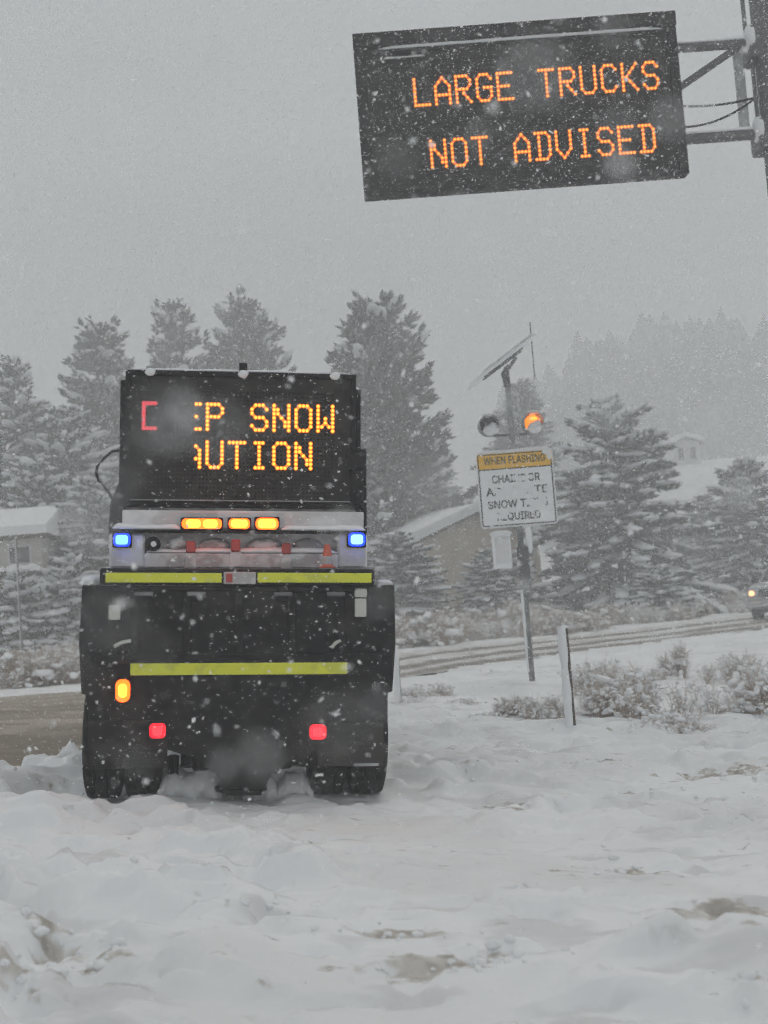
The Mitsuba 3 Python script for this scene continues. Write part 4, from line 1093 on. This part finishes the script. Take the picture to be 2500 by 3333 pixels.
carp("body", cat([hull([(sx * a, y, z) for sx in (-1, 1) for (a, y, z) in ((.93, .1, .5), (.90, .06, .8), (.88, .12, 1.12), (.84, .5, 1.22), (.86, 1.5, 1.28), (.98, 1.6, .6), (.98, 1.6, 1.1), (.95, .5, .5), (.95, .5, 1.0))]),
                  hull([(sx * a, y, z) for sx in (-1, 1) for (a, y, z) in ((.98, 1.55, .5), (.98, 5.6, .5), (.98, 5.6, 1.2), (.98, 1.55, 1.15), (.88, 1.55, 1.27), (.88, 5.6, 1.27))])]), "car_silver")
carp("cabin", hull([(sx * a, y, z) for sx in (-1, 1) for (a, y, z) in ((.88, 1.52, 1.26), (.70, 2.15, 1.80), (.70, 3.4, 1.83), (.86, 3.8, 1.26))]), "car_silver")
carp("windscreen", hull([(sx * a, y, z) for sx in (-1, 1) for (a, y, z) in ((.80, 1.52, 1.30), (.66, 2.08, 1.765), (.80, 1.50, 1.31), (.66, 2.06, 1.78))]), "window_glass")
carp("snow_cap", cat([lump((0, 2.8, 1.84), (.68, .75, .07), 3, ICO2, .15), lump((0, .95, 1.25), (.7, .5, .06), 5, ICO2, .15)]), "snow", smooth=True)
gr_ = carp("grille", box(-.52, .52, .82, 1.06, .03, .09, .02), "black_metal", "dark grille")
for i in range(3):
    carp("slat", box(-.5, .5, .865 + .06 * i, .885 + .06 * i, .018, .0295, .003), "galvanised", parent=gr_)
carp("bumper", box(-.95, .95, .44, .68, -.06, .12, .05), "car_silver")
carp("lower_grille", box(-.6, .6, .30, .438, -.03, .1, .02), "black_metal")
for sx in (-1, 1):
    hl = carp("headlight", box(sx * .56, sx * .88, .84, 1.06, .015, .1, .02), "trim_white")
    carp("lens", disc_cyl((sx * .74, .008, .95), (0, 1, 0), .085, .012), "trim_white", parent=hl, emit=(1.6, .42, .13))
    mi_ = carp("mirror", box(sx * .98, sx * 1.2, 1.28, 1.5, 1.75, 1.85, .03), "black_metal")
    for y in (.95, 4.6):
        wh = carp("wheel", tyre(sx * .84, .26, y, .38, 36), "tyre_rubber")
        carp("rim", disc_cyl((sx * .86, y, .38), (1, 0, 0), .22, .25), "galvanised", parent=wh)

# ------------------------------------------------------------------ falling snow
g = np.random.default_rng(29)
NF = 185000
yy = 20.0 * g.random(NF) ** (1 / 3)
far_ = g.random(NF) < .22
yy = np.where(far_, 20 + 22 * g.random(NF), yy)
xx = (g.random(NF) * 2 - 1) * (.36 * yy + .5)
z_lo = -.35; zz = z_lo + g.random(NF) * (2.0 + yy * .56)
ok = (yy > .45) & (zz > terrain(xx, yy) + .1)
P = np.stack([xx, yy, zz], 1)[ok]
# flakes added close by, out of focus, standing in for drops on the windscreen
q = np.stack([(g.random(110) * 2 - 1), .36 + .6 * g.random(110), (g.random(110) * 2 - 1)], 1)
q[:, 0] *= q[:, 1] * .33; q[:, 2] = q[:, 2] * q[:, 1] * .45 + q[:, 1] * .075 + 1.646
P = np.vstack([P, q])
n = len(P)
sz = .0042 * np.exp(g.normal(size=n) * .48) * np.where(P[:, 1] > 20, 1.5, 1.0)
sz[-110:] = .0044 * g.uniform(.6, 1.5, 110)
d = g.normal(size=(n, 3)); 
# each flake is a small bent aggregate of plates that lets light through
FL_V = np.array([(1, 0, .25), (.45, .8, -.1), (-.5, .85, .2), (-1, 0, -.2), (-.45, -.8, .2), (.5, -.75, -.15), (0, 0, .3)], float)
FL_F = np.array([(6, q, (q + 1) % 6) for q in range(6)])
v, f = scatter_mesh(FL_V, FL_F, P, frames(d), sz[:, None] * g.uniform(.6, 1.5, (n, 3)))
part(None, "falling_snow", trimesh.Trimesh(v, f, process=False), "flake")
labels["falling_snow"] = {"label": "snowflakes falling through the air across the whole view", "category": "falling snow", "kind": "stuff"}
print("triangles", sum(len(meshkit.WRITTEN[e["filename"]][1]) for e in scene.values() if isinstance(e, dict) and e.get("type") == "ply"), "entries", len(scene))
